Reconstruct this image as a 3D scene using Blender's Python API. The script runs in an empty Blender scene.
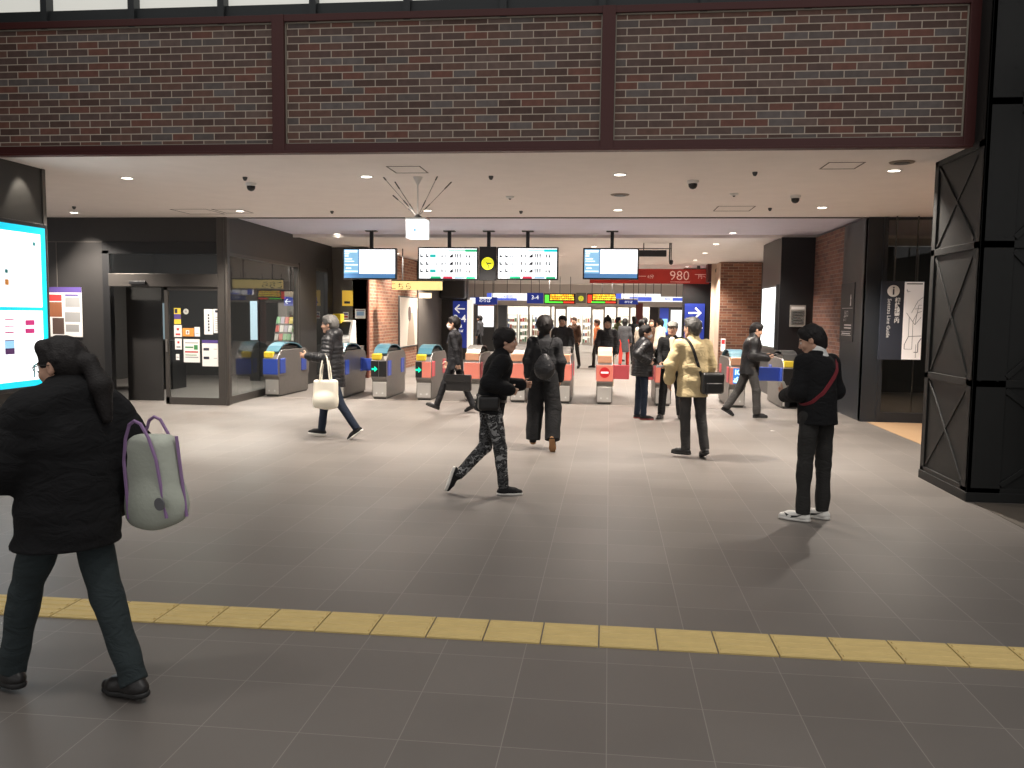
import bpy, bmesh, math, random
import numpy as np
from mathutils import Vector, Matrix
random.seed(4)
C = bpy.context.scene.collection
sc = bpy.context.scene
PI = math.pi
# ------------------------------------------------------------------ camera
H, FP = 1.72, 850.0
PIT, YAW, ROL = (math.radians(a) for a in (4.744, 6.439, 0.70))
fw = Vector((-math.sin(YAW)*math.cos(PIT), math.cos(YAW)*math.cos(PIT), -math.sin(PIT)))
rt0 = Vector((math.cos(YAW), math.sin(YAW), 0)); up0 = rt0.cross(fw)
rt = rt0*math.cos(ROL)+up0*math.sin(ROL); up = up0*math.cos(ROL)-rt0*math.sin(ROL)
cam = bpy.data.objects.new('camera', bpy.data.cameras.new('camera')); C.objects.link(cam)
cam.matrix_world = Matrix(((rt.x, up.x, -fw.x, 0), (rt.y, up.y, -fw.y, 0), (rt.z, up.z, -fw.z, H), (0, 0, 0, 1)))
cam.data.sensor_width = 36; cam.data.lens = FP/1024*36; cam.data.clip_start = .05
sc.camera = cam
def ray(x, y): return rt*((x-512)/FP)-up*((y-384)/FP)+fw
def G(x, y, z=0.0):                       # pixel -> point on the level z
    d = ray(x, y); k = (z-H)/d.z; return Vector((d.x*k, d.y*k, z))
def AT(x, y, Y):                          # pixel -> point at distance Y along the concourse
    d = ray(x, y); k = Y/d.y; return Vector((d.x*k, Y, H+d.z*k))
CZ = 3.36
# ------------------------------------------------------------------ materials
MATS = {}
def mat(name, col, rough=.6, metal=0, emit=None, es=1, spec=.5, bump=0, bscale=40, vary=0, vscale=3, coat=0):
    if name in MATS: return MATS[name]
    m = bpy.data.materials.new(name); m.use_nodes = True; n = m.node_tree.nodes; l = m.node_tree.links
    b = n['Principled BSDF']; b.inputs['Base Color'].default_value = (*col, 1)
    b.inputs['Roughness'].default_value = rough; b.inputs['Metallic'].default_value = metal
    b.inputs['Specular IOR Level'].default_value = spec
    if coat: b.inputs['Coat Weight'].default_value = coat; b.inputs['Coat Roughness'].default_value = .15
    if emit: b.inputs['Emission Color'].default_value = (*emit, 1); b.inputs['Emission Strength'].default_value = es
    tc = n.new('ShaderNodeTexCoord')
    nz = n.new('ShaderNodeTexNoise'); nz.inputs['Scale'].default_value = vscale; nz.inputs['Detail'].default_value = 5
    l.new(tc.outputs['Object'], nz.inputs['Vector'])
    v = vary or .06
    mx = n.new('ShaderNodeMix'); mx.data_type = 'RGBA'
    mx.inputs['A'].default_value = (*[c*(1-v) for c in col], 1); mx.inputs['B'].default_value = (*[min(1, c*(1+v)) for c in col], 1)
    l.new(nz.outputs['Fac'], mx.inputs['Factor']); l.new(mx.outputs['Result'], b.inputs['Base Color'])
    if bump:
        n2 = n.new('ShaderNodeTexNoise'); n2.inputs['Scale'].default_value = bscale; l.new(tc.outputs['Object'], n2.inputs['Vector'])
        bp = n.new('ShaderNodeBump'); bp.inputs['Strength'].default_value = bump; bp.inputs['Distance'].default_value = .01
        l.new(n2.outputs['Fac'], bp.inputs['Height']); l.new(bp.outputs['Normal'], b.inputs['Normal'])
    MATS[name] = m; return m
def emis(name, col, s=1.0):
    return mat(name, tuple(c*.5 for c in col), .4, emit=col, es=s)
def glassm(name='clear_glass', tint=(.88, .9, .9), refl=.02):
    if name in MATS: return MATS[name]
    m = bpy.data.materials.new(name); m.use_nodes = True; n = m.node_tree.nodes; l = m.node_tree.links
    n.remove(n['Principled BSDF']); o = n['Material Output']
    t = n.new('ShaderNodeBsdfTransparent'); t.inputs[0].default_value = (*tint, 1)
    g = n.new('ShaderNodeBsdfGlossy'); g.inputs['Roughness'].default_value = .02
    f = n.new('ShaderNodeFresnel'); f.inputs[0].default_value = 1.38
    a = n.new('ShaderNodeMath'); a.operation = 'ADD'; a.inputs[1].default_value = refl; l.new(f.outputs[0], a.inputs[0])
    ge = n.new('ShaderNodeNewGeometry'); iv = n.new('ShaderNodeMath'); iv.operation = 'SUBTRACT'; iv.inputs[0].default_value = 1; l.new(ge.outputs['Backfacing'], iv.inputs[1]); mu = n.new('ShaderNodeMath'); mu.operation = 'MULTIPLY'; l.new(a.outputs[0], mu.inputs[0]); l.new(iv.outputs[0], mu.inputs[1]); x = n.new('ShaderNodeMixShader'); l.new(mu.outputs[0], x.inputs[0]); l.new(t.outputs[0], x.inputs[1]); l.new(g.outputs[0], x.inputs[2])
    l.new(x.outputs[0], o.inputs[0]); MATS[name] = m; return m
def brickm(name, cols, mortar, axis='xz', bw=.23, bh=.075, ms=.009, stack=False, rough=.7):
    if name in MATS: return MATS[name]
    m = bpy.data.materials.new(name); m.use_nodes = True; n = m.node_tree.nodes; l = m.node_tree.links
    b = n['Principled BSDF']; b.inputs['Roughness'].default_value = rough
    tc = n.new('ShaderNodeTexCoord'); sp = n.new('ShaderNodeSeparateXYZ'); cb = n.new('ShaderNodeCombineXYZ')
    l.new(tc.outputs['Object'], sp.inputs[0])
    l.new(sp.outputs['XYZ'.index(axis[0].upper())], cb.inputs[0]); l.new(sp.outputs['XYZ'.index(axis[1].upper())], cb.inputs[1])
    br = n.new('ShaderNodeTexBrick'); l.new(cb.outputs[0], br.inputs['Vector'])
    br.inputs['Scale'].default_value = 1; br.inputs['Brick Width'].default_value = bw; br.inputs['Row Height'].default_value = bh
    br.inputs['Mortar Size'].default_value = ms/2; br.inputs['Mortar Smooth'].default_value = .1; br.offset = 0 if stack else .5
    br.inputs['Color1'].default_value = (0, 0, 0, 1); br.inputs['Color2'].default_value = (1, 1, 1, 1); br.inputs['Mortar'].default_value = (.5, .5, .5, 1)
    rp = n.new('ShaderNodeValToRGB'); rp.color_ramp.interpolation = 'CONSTANT'
    while len(rp.color_ramp.elements) > 1: rp.color_ramp.elements.remove(rp.color_ramp.elements[0])
    for i, c in enumerate(cols):
        e = rp.color_ramp.elements[0] if i == 0 else rp.color_ramp.elements.new(i/len(cols))
        e.position = i/len(cols); e.color = (*c, 1)
    l.new(br.outputs['Color'], rp.inputs[0])
    nz = n.new('ShaderNodeTexNoise'); nz.inputs['Scale'].default_value = 14; nz.inputs['Detail'].default_value = 6; l.new(tc.outputs['Object'], nz.inputs['Vector'])
    mm = n.new('ShaderNodeMix'); mm.data_type = 'RGBA'; mm.blend_type = 'OVERLAY'; mm.inputs['Factor'].default_value = .35
    l.new(rp.outputs[0], mm.inputs['A']); l.new(nz.outputs['Fac'], mm.inputs['B'])
    mx = n.new('ShaderNodeMix'); mx.data_type = 'RGBA'; mx.inputs['B'].default_value = (*mortar, 1)
    l.new(mm.outputs['Result'], mx.inputs['A']); l.new(br.outputs['Fac'], mx.inputs['Factor']); l.new(mx.outputs['Result'], b.inputs['Base Color'])
    bp = n.new('ShaderNodeBump'); bp.inputs['Strength'].default_value = .4; bp.inputs['Distance'].default_value = .005; bp.invert = True
    l.new(br.outputs['Fac'], bp.inputs['Height']); l.new(bp.outputs['Normal'], b.inputs['Normal'])
    MATS[name] = m; return m
# ------------------------------------------------------------------ mesh builder
class MB:
    def __init__(s): s.v = []; s.f = []; s.mi = []
    def add(s, vs, fs, m=0):
        o = len(s.v); s.v += [tuple(v) for v in vs]; s.f += [tuple(i+o for i in f) for f in fs]; s.mi += [m]*len(fs); return s
    def box(s, x0, x1, y0, y1, z0, z1, m=0):
        return s.add([(x, y, z) for x in (x0, x1) for y in (y0, y1) for z in (z0, z1)],
              [(0, 1, 3, 2), (4, 6, 7, 5), (0, 4, 5, 1), (2, 3, 7, 6), (0, 2, 6, 4), (1, 5, 7, 3)], m)
    def obox(s, c, ex, ey, ez, m=0):      # oriented box from centre and half-extent vectors
        c = Vector(c); ex, ey, ez = Vector(ex), Vector(ey), Vector(ez)
        return s.add([c+ex*a+ey*b+ez*d for a in (-1, 1) for b in (-1, 1) for d in (-1, 1)],
              [(0, 1, 3, 2), (4, 6, 7, 5), (0, 4, 5, 1), (2, 3, 7, 6), (0, 2, 6, 4), (1, 5, 7, 3)], m)
    def bar(s, a, b, w, t, n, m=0):       # flat bar from a to b lying on a face with normal n
        a, b, n = Vector(a), Vector(b), Vector(n).normalized(); d = b-a; side = d.cross(n).normalized()
        return s.obox((a+b)/2, d/2, side*w/2, n*t/2, m)
    def tube(s, pts, r, seg=8, m=0, rr=None, cap=True):
        pts = [Vector(p) for p in pts]; n = len(pts); vs = []; prev = None
        for i, p in enumerate(pts):
            d = (pts[min(i+1, n-1)]-pts[max(i-1, 0)]).normalized()
            if prev is None: u = d.orthogonal().normalized()
            else:
                u = prev-d*prev.dot(d); u = u.normalized() if u.length > 1e-6 else d.orthogonal().normalized()
            prev = u; w = d.cross(u); q = rr[i] if rr else r
            vs += [p+(u*math.cos(2*PI*k/seg)+w*math.sin(2*PI*k/seg))*q for k in range(seg)]
        fs = [(i*seg+k, i*seg+(k+1) % seg, (i+1)*seg+(k+1) % seg, (i+1)*seg+k) for i in range(n-1) for k in range(seg)]
        if cap: fs += [tuple(range(seg))[::-1], tuple((n-1)*seg+k for k in range(seg))]
        return s.add(vs, fs, m)
    def lathe(s, c, prof, seg=20, m=0, axis='z'):   # prof: list of (r, h)
        vs = []
        for r, h in prof:
            for k in range(seg):
                a = 2*PI*k/seg; q = (r*math.cos(a), r*math.sin(a), h)
                if axis == 'y': q = (q[0], q[2], q[1])
                if axis == 'x': q = (q[2], q[0], q[1])
                vs.append((c[0]+q[0], c[1]+q[1], c[2]+q[2]))
        n = len(prof)
        fs = [(i*seg+k, i*seg+(k+1) % seg, (i+1)*seg+(k+1) % seg, (i+1)*seg+k) for i in range(n-1) for k in range(seg)]
        fs += [tuple(range(seg))[::-1], tuple((n-1)*seg+k for k in range(seg))]
        return s.add(vs, fs, m)
    def prism(s, poly, o, u, v, w, m=0):  # polygon (a,b)-> o+u*a+v*b, swept by w
        o, u, v, w = Vector(o), Vector(u), Vector(v), Vector(w); n = len(poly)
        vs = [o+u*a+v*b for a, b in poly]+[o+u*a+v*b+w for a, b in poly]
        return s.add(vs, [tuple(range(n))[::-1], tuple(range(n, 2*n))]+[(i, (i+1) % n, n+(i+1) % n, n+i) for i in range(n)], m)
    def build(s, name, mats, parent=None, bevel=0, smooth=False):
        me = bpy.data.meshes.new(name); me.from_pydata(s.v, [], s.f)
        if not isinstance(mats, (list, tuple)): mats = [mats]
        for q in mats: me.materials.append(q)
        me.polygons.foreach_set('material_index', s.mi)
        bm = bmesh.new(); bm.from_mesh(me); bmesh.ops.recalc_face_normals(bm, faces=bm.faces); bm.to_mesh(me); bm.free()
        if smooth: me.polygons.foreach_set('use_smooth', [True]*len(me.polygons))
        o = bpy.data.objects.new(name, me); C.objects.link(o)
        if parent: o.parent = parent
        if bevel:
            b = o.modifiers.new('bevel', 'BEVEL'); b.width = bevel; b.segments = 2; b.limit_method = 'ANGLE'
        return o
def tag(o, label=None, cat=None, group=None, kind=None):
    if label: o['label'] = label
    if cat: o['category'] = cat
    if group: o['group'] = group
    if kind: o['kind'] = kind
    return o
def empty(name, loc, label=None, cat=None, group=None, rz=0):
    o = bpy.data.objects.new(name, None); C.objects.link(o); o.location = loc; o.rotation_euler.z = rz; o.empty_display_size = .2
    return tag(o, label, cat, group)
def struct(name, mb, m, parent=None, **k):
    o = mb.build(name, m, parent, **k)
    if not parent: o['kind'] = 'structure'
    return o
def rx(a): return Matrix.Rotation(a, 4, 'X')
def text(body, size, o, u, v, m, parent, name='lettering', align='CENTER', thick=.003, bold=0):
    """flat lettering: origin o, reading direction u, up v (world or parent-local)"""
    cu = bpy.data.curves.new('t', 'FONT'); cu.body = body; cu.size = size; cu.align_x = align; cu.align_y = 'CENTER'
    cu.resolution_u = 2; cu.offset = bold
    to = bpy.data.objects.new('t', cu); C.objects.link(to)
    me = bpy.data.meshes.new_from_object(to.evaluated_get(bpy.context.evaluated_depsgraph_get()))
    bpy.data.objects.remove(to); bpy.data.curves.remove(cu)
    u, v = Vector(u).normalized(), Vector(v).normalized(); w = u.cross(v)
    mt = Matrix((( u.x, v.x, w.x, o[0]), (u.y, v.y, w.y, o[1]), (u.z, v.z, w.z, o[2]), (0, 0, 0, 1)))
    me.transform(mt); me.materials.clear(); me.materials.append(m)
    ob = bpy.data.objects.new(name, me); C.objects.link(ob)
    if parent: ob.parent = parent
    return ob
# palette
BLK = mat('black_painted_steel', (.012, .012, .013), .45, .2, vary=.2)
DKW = mat('charcoal_wall_panel', (.035, .033, .032), .42, .35, vary=.12)
DKB = mat('bluish_charcoal_panel', (.034, .038, .045), .38, .35, vary=.12)
FRM = mat('bronze_grey_frame', (.075, .068, .062), .4, .5)
RED = mat('oxblood_painted_steel', (.075, .018, .016), .45, .1)
STL = mat('brushed_steel', (.235, .222, .21), .45, .8, vary=.1, vscale=12)
STD = mat('dark_steel', (.10, .10, .10), .4, .8)
WHT = mat('white_paint', (.75, .74, .72), .6)
BKP = mat('black_plastic', (.012, .012, .013), .35)
GLS = glassm()
PAP = mat('white_paper', (.78, .77, .75), .7)
CEILM = mat('beige_ceiling_paint', (.80, .735, .70), .85, bump=.02)
CEILV = mat('ceiling_mauve_light_tint', (.70, .66, .76), .7, bump=.02)  # mauve cast of the recess lighting put into the base colour
SCRW = emis('screen_white', (.95, .98, 1), 1.5)
SCRB = emis('screen_blue', (.10, .26, .52), .8)
SCRL = emis('screen_pale_blue', (.28, .55, .78), 1.0)
INK = mat('dark_ink', (.03, .03, .05), .6)
TEAL = emis('screen_teal', (.03, .55, .50), .9)
GRN = emis('screen_green', (.02, .5, .22), .9)
REDE = emis('screen_red', (.75, .05, .10), .8)
YEL = mat('signal_yellow', (.75, .52, .02), .5)
SGNB = mat('sign_blue', (.015, .03, .22), .45, emit=(.02, .05, .38), es=.35)
SGNW = emis('sign_white_backlit', (1, 1, 1), 1.1)
# ------------------------------------------------------------------ floor
def floor_mat():
    m = bpy.data.materials.new('grey_floor_tile'); m.use_nodes = True; n = m.node_tree.nodes; l = m.node_tree.links; b = n['Principled BSDF']
    tc = n.new('ShaderNodeTexCoord'); mp = n.new('ShaderNodeMapping'); l.new(tc.outputs['Object'], mp.inputs[0])
    mp.inputs['Location'].default_value = (-.026, -.15, 0)
    br = n.new('ShaderNodeTexBrick'); l.new(mp.outputs[0], br.inputs['Vector']); br.offset = 0
    for k, v in (('Scale', 1), ('Brick Width', .4175), ('Row Height', .44), ('Mortar Size', .0022), ('Mortar Smooth', .1)): br.inputs[k].default_value = v
    br.inputs['Color1'].default_value = (.125, .112, .102, 1); br.inputs['Color2'].default_value = (.145, .130, .118, 1)
    br.inputs['Mortar'].default_value = (.235, .215, .195, 1)
    nz = n.new('ShaderNodeTexNoise'); nz.inputs['Scale'].default_value = 1.3; nz.inputs['Detail'].default_value = 8; l.new(tc.outputs['Object'], nz.inputs['Vector'])
    mx = n.new('ShaderNodeMix'); mx.data_type = 'RGBA'; mx.blend_type = 'OVERLAY'; mx.inputs['Factor'].default_value = .18
    l.new(br.outputs['Color'], mx.inputs['A']); l.new(nz.outputs['Fac'], mx.inputs['B'])
    l.new(mx.outputs['Result'], b.inputs['Base Color'])
    rr = n.new('ShaderNodeMapRange'); rr.inputs['To Min'].default_value = .38; rr.inputs['To Max'].default_value = .52
    l.new(nz.outputs['Fac'], rr.inputs[0]); l.new(rr.outputs[0], b.inputs['Roughness'])
    bp = n.new('ShaderNodeBump'); bp.inputs['Strength'].default_value = .3; bp.inputs['Distance'].default_value = .002; bp.invert = True
    l.new(br.outputs['Fac'], bp.inputs['Height']); l.new(bp.outputs['Normal'], b.inputs['Normal'])
    return m
struct('floor', MB().box(-14, 8, -4, 52, -.1, 0), floor_mat())
struct('trim_1', MB().box(4.28, 7.9, 9.6, 14.55, 0, .004), mat('tan_floor', (.42, .27, .15), .5))
struct('trim_2', MB().box(3.44, 7.9, 1.5, 8.3, 0, .004), mat('brown_floor', (.10, .085, .07), .5))
# tactile paving strip: every block is a thing
TY = mat('yellow_tactile_rubber', (.56, .42, .17), .6, vary=.12, vscale=9)
a0, a1 = G(-75, 600.2), G(1095, 662.3)          # centre line left / right
b0, b1 = G(0, 604.9), G(1024, 659.4); dr = (b1-b0).normalized(); nrm = Vector((-dr.y, dr.x, 0)); wd = .305
mb = MB(); hw = .148
mb.box(-hw, hw, -hw, hw, 0, .008)
for k in range(4):
    yy = -.108+.072*k; mb.prism([(-.014, 0), (-.009, .006), (.009, .006), (.014, 0)], (-hw+.012, yy, .008), (0, 1, 0), (0, 0, 1), (2*hw-.024, 0, 0))
blk0 = mb.build('tactile_paving_block', TY); blk0.rotation_euler.z = math.atan2(dr.y, dr.x)
start = G(598, 637)                               # a joint
s0 = start+nrm*((b0-start).dot(nrm))
tac = blk0; first = True
for i in range(-14, 9):
    p = s0+dr*(wd*.998*(i+.5)+.005)
    o = blk0 if first else blk0.copy()
    if not first: C.objects.link(o)
    first = False; o.location = (p.x, p.y, 0.0)
    tag(o, 'yellow ribbed tactile paving block in the strip running across the grey floor', 'tactile paving', 'tactile paving blocks across the floor')
# ------------------------------------------------------------------ brick beam over the opening
BY = 8.7
BRK = brickm('dark_mixed_brick', [(.165, .085, .064), (.130, .082, .068), (.19, .080, .058), (.125, .078, .066), (.165, .110, .092), (.100, .056, .044), (.130, .106, .098), (.165, .085, .064), (.120, .070, .058), (.158, .132, .125)], (.58, .49, .40), 'xz', .232, .0745, .010)
ZB, ZT = 3.36, 4.70
struct('wall_front_beam', MB().box(-7.95, 3.42, BY+.06, BY+.5, ZB+.11, ZT+.1).box(-7.95, 3.6, BY+.5, BY+.55, ZB+.11, 9), mat('beam_core', (.05, .02, .018), .6))
sx = [AT(279, 85, BY).x, AT(608, 78, BY).x]
ex = AT(974, 70, BY).x
xs = [-7.9, sx[0], sx[1], ex]
b = MB()
for i in range(3): b.box(xs[i]+.07, xs[i+1]-.07, BY+.03, BY+.07, ZB+.10, ZT-.03)
struct('wall_brick_band', b, BRK)
lt = MB()
for i in range(3):
    x0, x1 = xs[i]+.07, xs[i+1]-.07
    for q in ((x0-.012, x0+.006, ZB+.09, ZT-.02), (x1-.006, x1+.012, ZB+.09, ZT-.02), (x0, x1, ZB+.088, ZB+.102), (x0, x1, ZT-.032, ZT-.02)):
        lt.box(q[0], q[1], BY+.012, BY+.06, q[2], q[3])
struct('trim_3', lt, mat('pale_brick_edging', (.36, .33, .27), .6))
rb = MB()
rb.box(-7.95, ex+.08, BY-.02, BY+.06, ZB-.0, ZB+.09).box(-7.95, ex+.08, BY-.02, BY+.06, ZT-.02, ZT+.05)
rb.box(-7.95, ex+.08, BY-.05, BY+.06, ZB-.012, ZB+.012)
for x in xs[1:]: rb.box(x-.065, x+.065, BY-.03, BY+.06, ZB, ZT+.05)
for x in xs[1:]:
    for z in (ZB+.05, ZT+.0): pass
struct('trim_4', rb, RED, bevel=.004)
# clerestory windows above the beam
WG = mat('clerestory_frame', (.035, .040, .042), .5, .2)
wz = AT(200, 8.5, BY+.1).z
fr = MB().box(-8, 4.3, BY+.05, BY+.12, ZT+.05, wz)
for i in range(14):
    x = AT(43, 5, BY).x+i*.985
    if x < 4.2: fr.box(x-.035, x+.035, BY+.0, BY+.3, wz-.2, 7.2)
    if x < 4.2: fr.box(x-.012, x+.012, BY-.004, BY+.06, ZT+.06, wz-.2)
fr.box(-8, 4.3, BY, BY+.35, 7.1, 7.5)
struct('window_1', fr, WG)
struct('window_2', MB().box(-8, 4.2, BY+.12, BY+.13, wz-.05, 7.2), emis('clerestory_daylight', (.80, .79, .72), .66))
# ------------------------------------------------------------------ ceilings
Y1, Y2 = 14.66, 18.4
c = MB().box(-12, 8, BY+.06, Y1, CZ, CZ+.1)
struct('ceiling', c, CEILM)
struct('ceiling_recess', MB().box(-12, 8, Y1, Y2, CZ+.05, CZ+.15).box(-12, 8, Y1-.0, Y1+.03, CZ, CZ+.15), CEILV)
struct('ceiling_back', MB().box(-12, 8, Y2, 52, CZ+.02, CZ+.15).box(-12, 8, Y2-.03, Y2+.02, CZ-.015, CZ+.15), CEILM)
struct('trim_5', MB().box(-6.9, 4.2, Y1-.03, Y1+.0, CZ-.02, CZ+.05), mat('thin_dark_edge', (.10, .09, .09), .5))
# hatches: thin outlined rectangles in the ceiling
hm = mat('hatch_gap', (.14, .12, .11), .8)
def hatch(ps, i):
    q = [G(x, y, CZ) for x, y in ps]; x0 = min(p.x for p in q); x1 = max(p.x for p in q); y0 = min(p.y for p in q); y1 = max(p.y for p in q)
    m = MB(); z0, z1 = CZ-.004, CZ; t = .014
    m.box(x0, x1, y0, y0+t, z0, z1).box(x0, x1, y1-t, y1, z0, z1).box(x0, x0+t, y0, y1, z0, z1).box(x1-t, x1, y0, y1, z0, z1)
    struct('trim_%d' % i, m, hm)
hatch([(819, 169), (866, 162)], 6); hatch([(713, 211), (756, 206)], 7); hatch([(396, 173), (420, 166)], 8); hatch([(190, 214), (206, 209)], 9); hatch([(226, 213), (240, 209)], 10)
# ------------------------------------------------------------------ left foreground wall with the big screen
LX = -6.72
mb = MB().box(LX-1.2, LX, 3.0, 9.58, .10, CZ).box(LX-1.2, LX, 3.0, BY+.02, CZ, 5.6)
struct('wall_left', mb, mat('olive_black_panel', (.032, .031, .028), .45, .3, vary=.1))
tr = MB()
for z in (.10, .42, 1.20, 2.62): tr.box(LX-.005, LX+.006, 3.0, 9.57, z, z+.022)
tr.box(LX-.02, LX+.012, 9.54, 9.60, 0, CZ)
struct('trim_11', tr, mat('panel_joint_grey', (.11, .10, .09), .5, .4))
struct('baseboard_left', MB().box(LX-1.2, LX-.01, 3.0, 9.57, 0, .10), BLK)
# the screen
def wallpt(px, py):                       # on plane X = LX
    d = ray(px, py); k = LX/d.x; return Vector((LX, d.y*k, H+d.z*k))
p0, p1 = wallpt(42, 229), wallpt(42, 385.5); Ye = p0.y-.03
z1, z0 = wallpt(43, 229).z, wallpt(43, 384).z; Ys = Ye-2.45
sg = empty('digital_signboard', (LX, (Ye+Ys)/2, z0), 'large lit information screen with a cyan border mounted on the dark left wall', 'screen')
P = lambda mb, n, m, par=None, **k: mb.build(n, m, par, **k)
def loc(mb_world, origin):
    o = Vector(origin); mb_world.v = [tuple(Vector(v)-o) for v in mb_world.v]; return mb_world
og = sg.location
loc(MB().box(LX, LX+.05, Ys-.05, Ye+.05, z0-.05, z1+.05), og).build('housing', BKP, sg, bevel=.006)
sf = loc(MB().box(LX+.05, LX+.056, Ys, Ye, z0, z1), og).build('screen', emis('screen_cyan', (.0, .55, .72), 1.15), sg)
zm = (wallpt(42, 309).z)
loc(MB().box(LX+.056, LX+.058, Ys+.1, Ye-.09, zm+.02, z1-.08), og).build('upper_page', SCRW, sg)
loc(MB().box(LX+.056, LX+.058, Ys+.1, Ye-.09, z0+.07, zm-.02), og).build('lower_page', SCRW, sg)
MAG = mat('magenta_print', (.45, .02, .16), .6, emit=(.5, .02, .2), es=.3)
def wbox(px0, px1, py0, py1, m, name, par, t=.002, off=.058):
    a, c_ = wallpt(px0, py0), wallpt(px1, py1)
    return loc(MB().box(LX+off, LX+off+t, a.y, c_.y, c_.z, a.z), og).build(name, m, par)
for q in ((20.5, 30, 320, 325), (20.5, 30, 328.5, 333)): wbox(*q, MAG, 'magenta_button', sg)
f = MB()
for (a, b_, c_, d) in ((0, 9, 319, 320), (0, 9, 332, 333), (8.4, 9, 319, 333), (0, 9, 325.7, 326.5), (3, 3.6, 320, 333)):
    A, B = wallpt(a, c_), wallpt(b_, d); f.box(LX+.058, LX+.06, A.y, B.y, B.z, A.z)
loc(f, og).build('route_box', MAG, sg)
wbox(0, 10, 340, 354, mat('purple_print', (.10, .03, .16), .6), 'purple_panel', sg)
wbox(0, 9.3, 341, 348, SCRL, 'panel_window', sg, off=.0605)
a_ = wallpt(31, 372); tl = TEAL
ar = MB(); pth = []
for k in range(9):
    an = PI-k*PI/8; pth.append((LX+.06, a_.y+.045*math.cos(an)+.02, a_.z+.05+.045*math.sin(an)))
ar.tube([(LX+.06, pth[0][1], a_.z-.06)]+pth+[(LX+.06, pth[-1][1], a_.z-.0)], .008, 6)
ar.prism([(-.035, 0), (.035, 0), (0, -.055)], (LX+.057, pth[-1][1], a_.z+.01), (0, 1, 0), (0, 0, 1), (.004, 0, 0))
loc(ar, og).build('turn_arrow', mat('teal_print', (.0, .22, .25), .6), sg)
wbox(0, 3, 269, 273, mat('teal_print', (.0, .22, .25)), 'caption', sg); wbox(0, 4, 279, 285, mat('orange_print', (.7, .28, .05)), 'caption', sg)
wbox(28, 30.5, 242, 246, mat('teal_print', (.0, .22, .25)), 'symbol', sg)
ct = wallpt(23, 430)
d = empty('wall_card_reader', ct, 'small pale holder fixed to the dark left wall below the lit screen', 'holder')
MB().box(0, .03, -.04, .04, -.09, .08).build('back_plate', STL, d, bevel=.004); MB().box(.03, .07, -.045, .045, .05, .075).build('shelf', PAP, d, bevel=.004)
# ------------------------------------------------------------------ left office
OX, OY = -6.85, 14.62
EX, EY = -7.12, 21.4                        # far end of the side wall
ow = MB()
ow.box(-12, OX+.02, OY, OY+.12, 2.92, CZ)                       # header
pd = AT(105, 350, OY).x; po = AT(112, 350, OY).x
ow.box(-12, pd, OY, OY+.12, 0, 2.93)
struct('wall_office_front', ow, DKW)
jx = AT(106, 250, OY).x
struct('trim_12', MB().box(-12, OX, OY-.006, OY, 2.915, 2.93).box(pd-.9, pd-.885, OY-.005, OY, 0, 2.92).box(pd-2.1, pd-2.085, OY-.005, OY, 0, 2.92), mat('panel_joint_grey', (.11, .10, .09)))
op = MB().box(OX-.12, OX+.05, OY-.04, OY+.14, 0, CZ)
op.lathe((OX+.05, OY-.03, 0), [(.035, 0), (.035, CZ)], 10)
struct('trim_13', op, FRM, bevel=.01)
# door set
zt = AT(180, 254, OY).z; zh1 = AT(180, 274, OY).z; zh0 = AT(180, 287, OY).z
xd0, xd1 = AT(166, 350, OY).x, AT(223, 350, OY).x
fr = MB().box(pd, po, OY-.02, OY+.12, 0, zt+.06).box(pd, OX-.1, OY-.02, OY+.12, zt, 2.93)
dr_ = struct('door_1', fr, BLK, bevel=.004)
hd = MB().box(po, OX-.1, OY-.06, OY+.1, zh0, zh1).build('door_header', FRM, dr_, bevel=.006)
MB().box(AT(132, 284, OY).x, AT(148, 284, OY).x, OY-.10, OY-.06, zh0+.04, zh0+.10).build('door_sensor', BKP, hd, bevel=.006)
MB().box(po, OX-.1, OY+.03, OY+.04, zh1, zt).build('transom_glass', GLS, dr_)
lf = MB()
for q in ((xd0, xd0+.07, .0, zh0), (xd1-.03, xd1+.04, .0, zh0), (xd0, xd1, 0, .13), (xd0, xd1, zh0-.06, zh0)): lf.box(q[0], q[1], OY-.03, OY+.02, q[2], q[3])
sd = lf.build('sliding_door_frame', FRM, dr_, bevel=.004)
MB().box(xd0+.07, xd1-.03, OY-.008, OY-.002, .13, zh0-.06).build('door_glass', GLS, sd)
MB().box(xd0+.02, xd0+.05, OY-.05, OY-.03, .95, 1.18).build('door_handle', STL, sd, bevel=.004)
MB().box(po, AT(148, 350, OY).x, OY+.5, OY+.54, 0, zh0).build('inner_screen_wall', DKW, dr_)
# notices on the sliding door glass
def notice(px0, px1, py0, py1, name, label, m, bits=(), Yp=OY-.010, cat='notice', t=.002, grp=None):
    a, c_ = AT(px0, py0, Yp), AT(px1, py1, Yp); W, Hh = c_.x-a.x, a.z-c_.z
    o = empty(name, (a.x+W/2, Yp, c_.z), label, cat, grp)
    MB().box(-W/2, W/2, -t, 0, 0, Hh).build('sheet', m, o)
    for (u0, u1, v0, v1, mm) in bits:
        MB().box(-W/2+u0*W, -W/2+u1*W, -t-.0012, -t, v0*Hh, v1*Hh).build('print_block', mm, o)
    return o
orr = mat('orange_print', (.75, .38, .03), .6); pur = mat('violet_print', (.08, .05, .22), .6); rdp = mat('red_print', (.5, .04, .04), .6); gnp = mat('green_print', (.05, .25, .08), .6); gry = mat('grey_print', (.28, .28, .28), .7); yel = mat('yellow_print', (.75, .55, .05), .6)
D = 'on the sliding door'
notice(174, 181, 308, 324, 'door_notice', 'tall yellow and violet notice at the top left '+D, yel, [(0, 1, .3, .62, pur), (.1, .5, .68, .95, INK)])
ds = AT(186, 311.5, OY-.01); o = empty('round_sticker', ds, 'small round silver sticker beside the yellow and violet notice on the office door', 'sticker')
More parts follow.
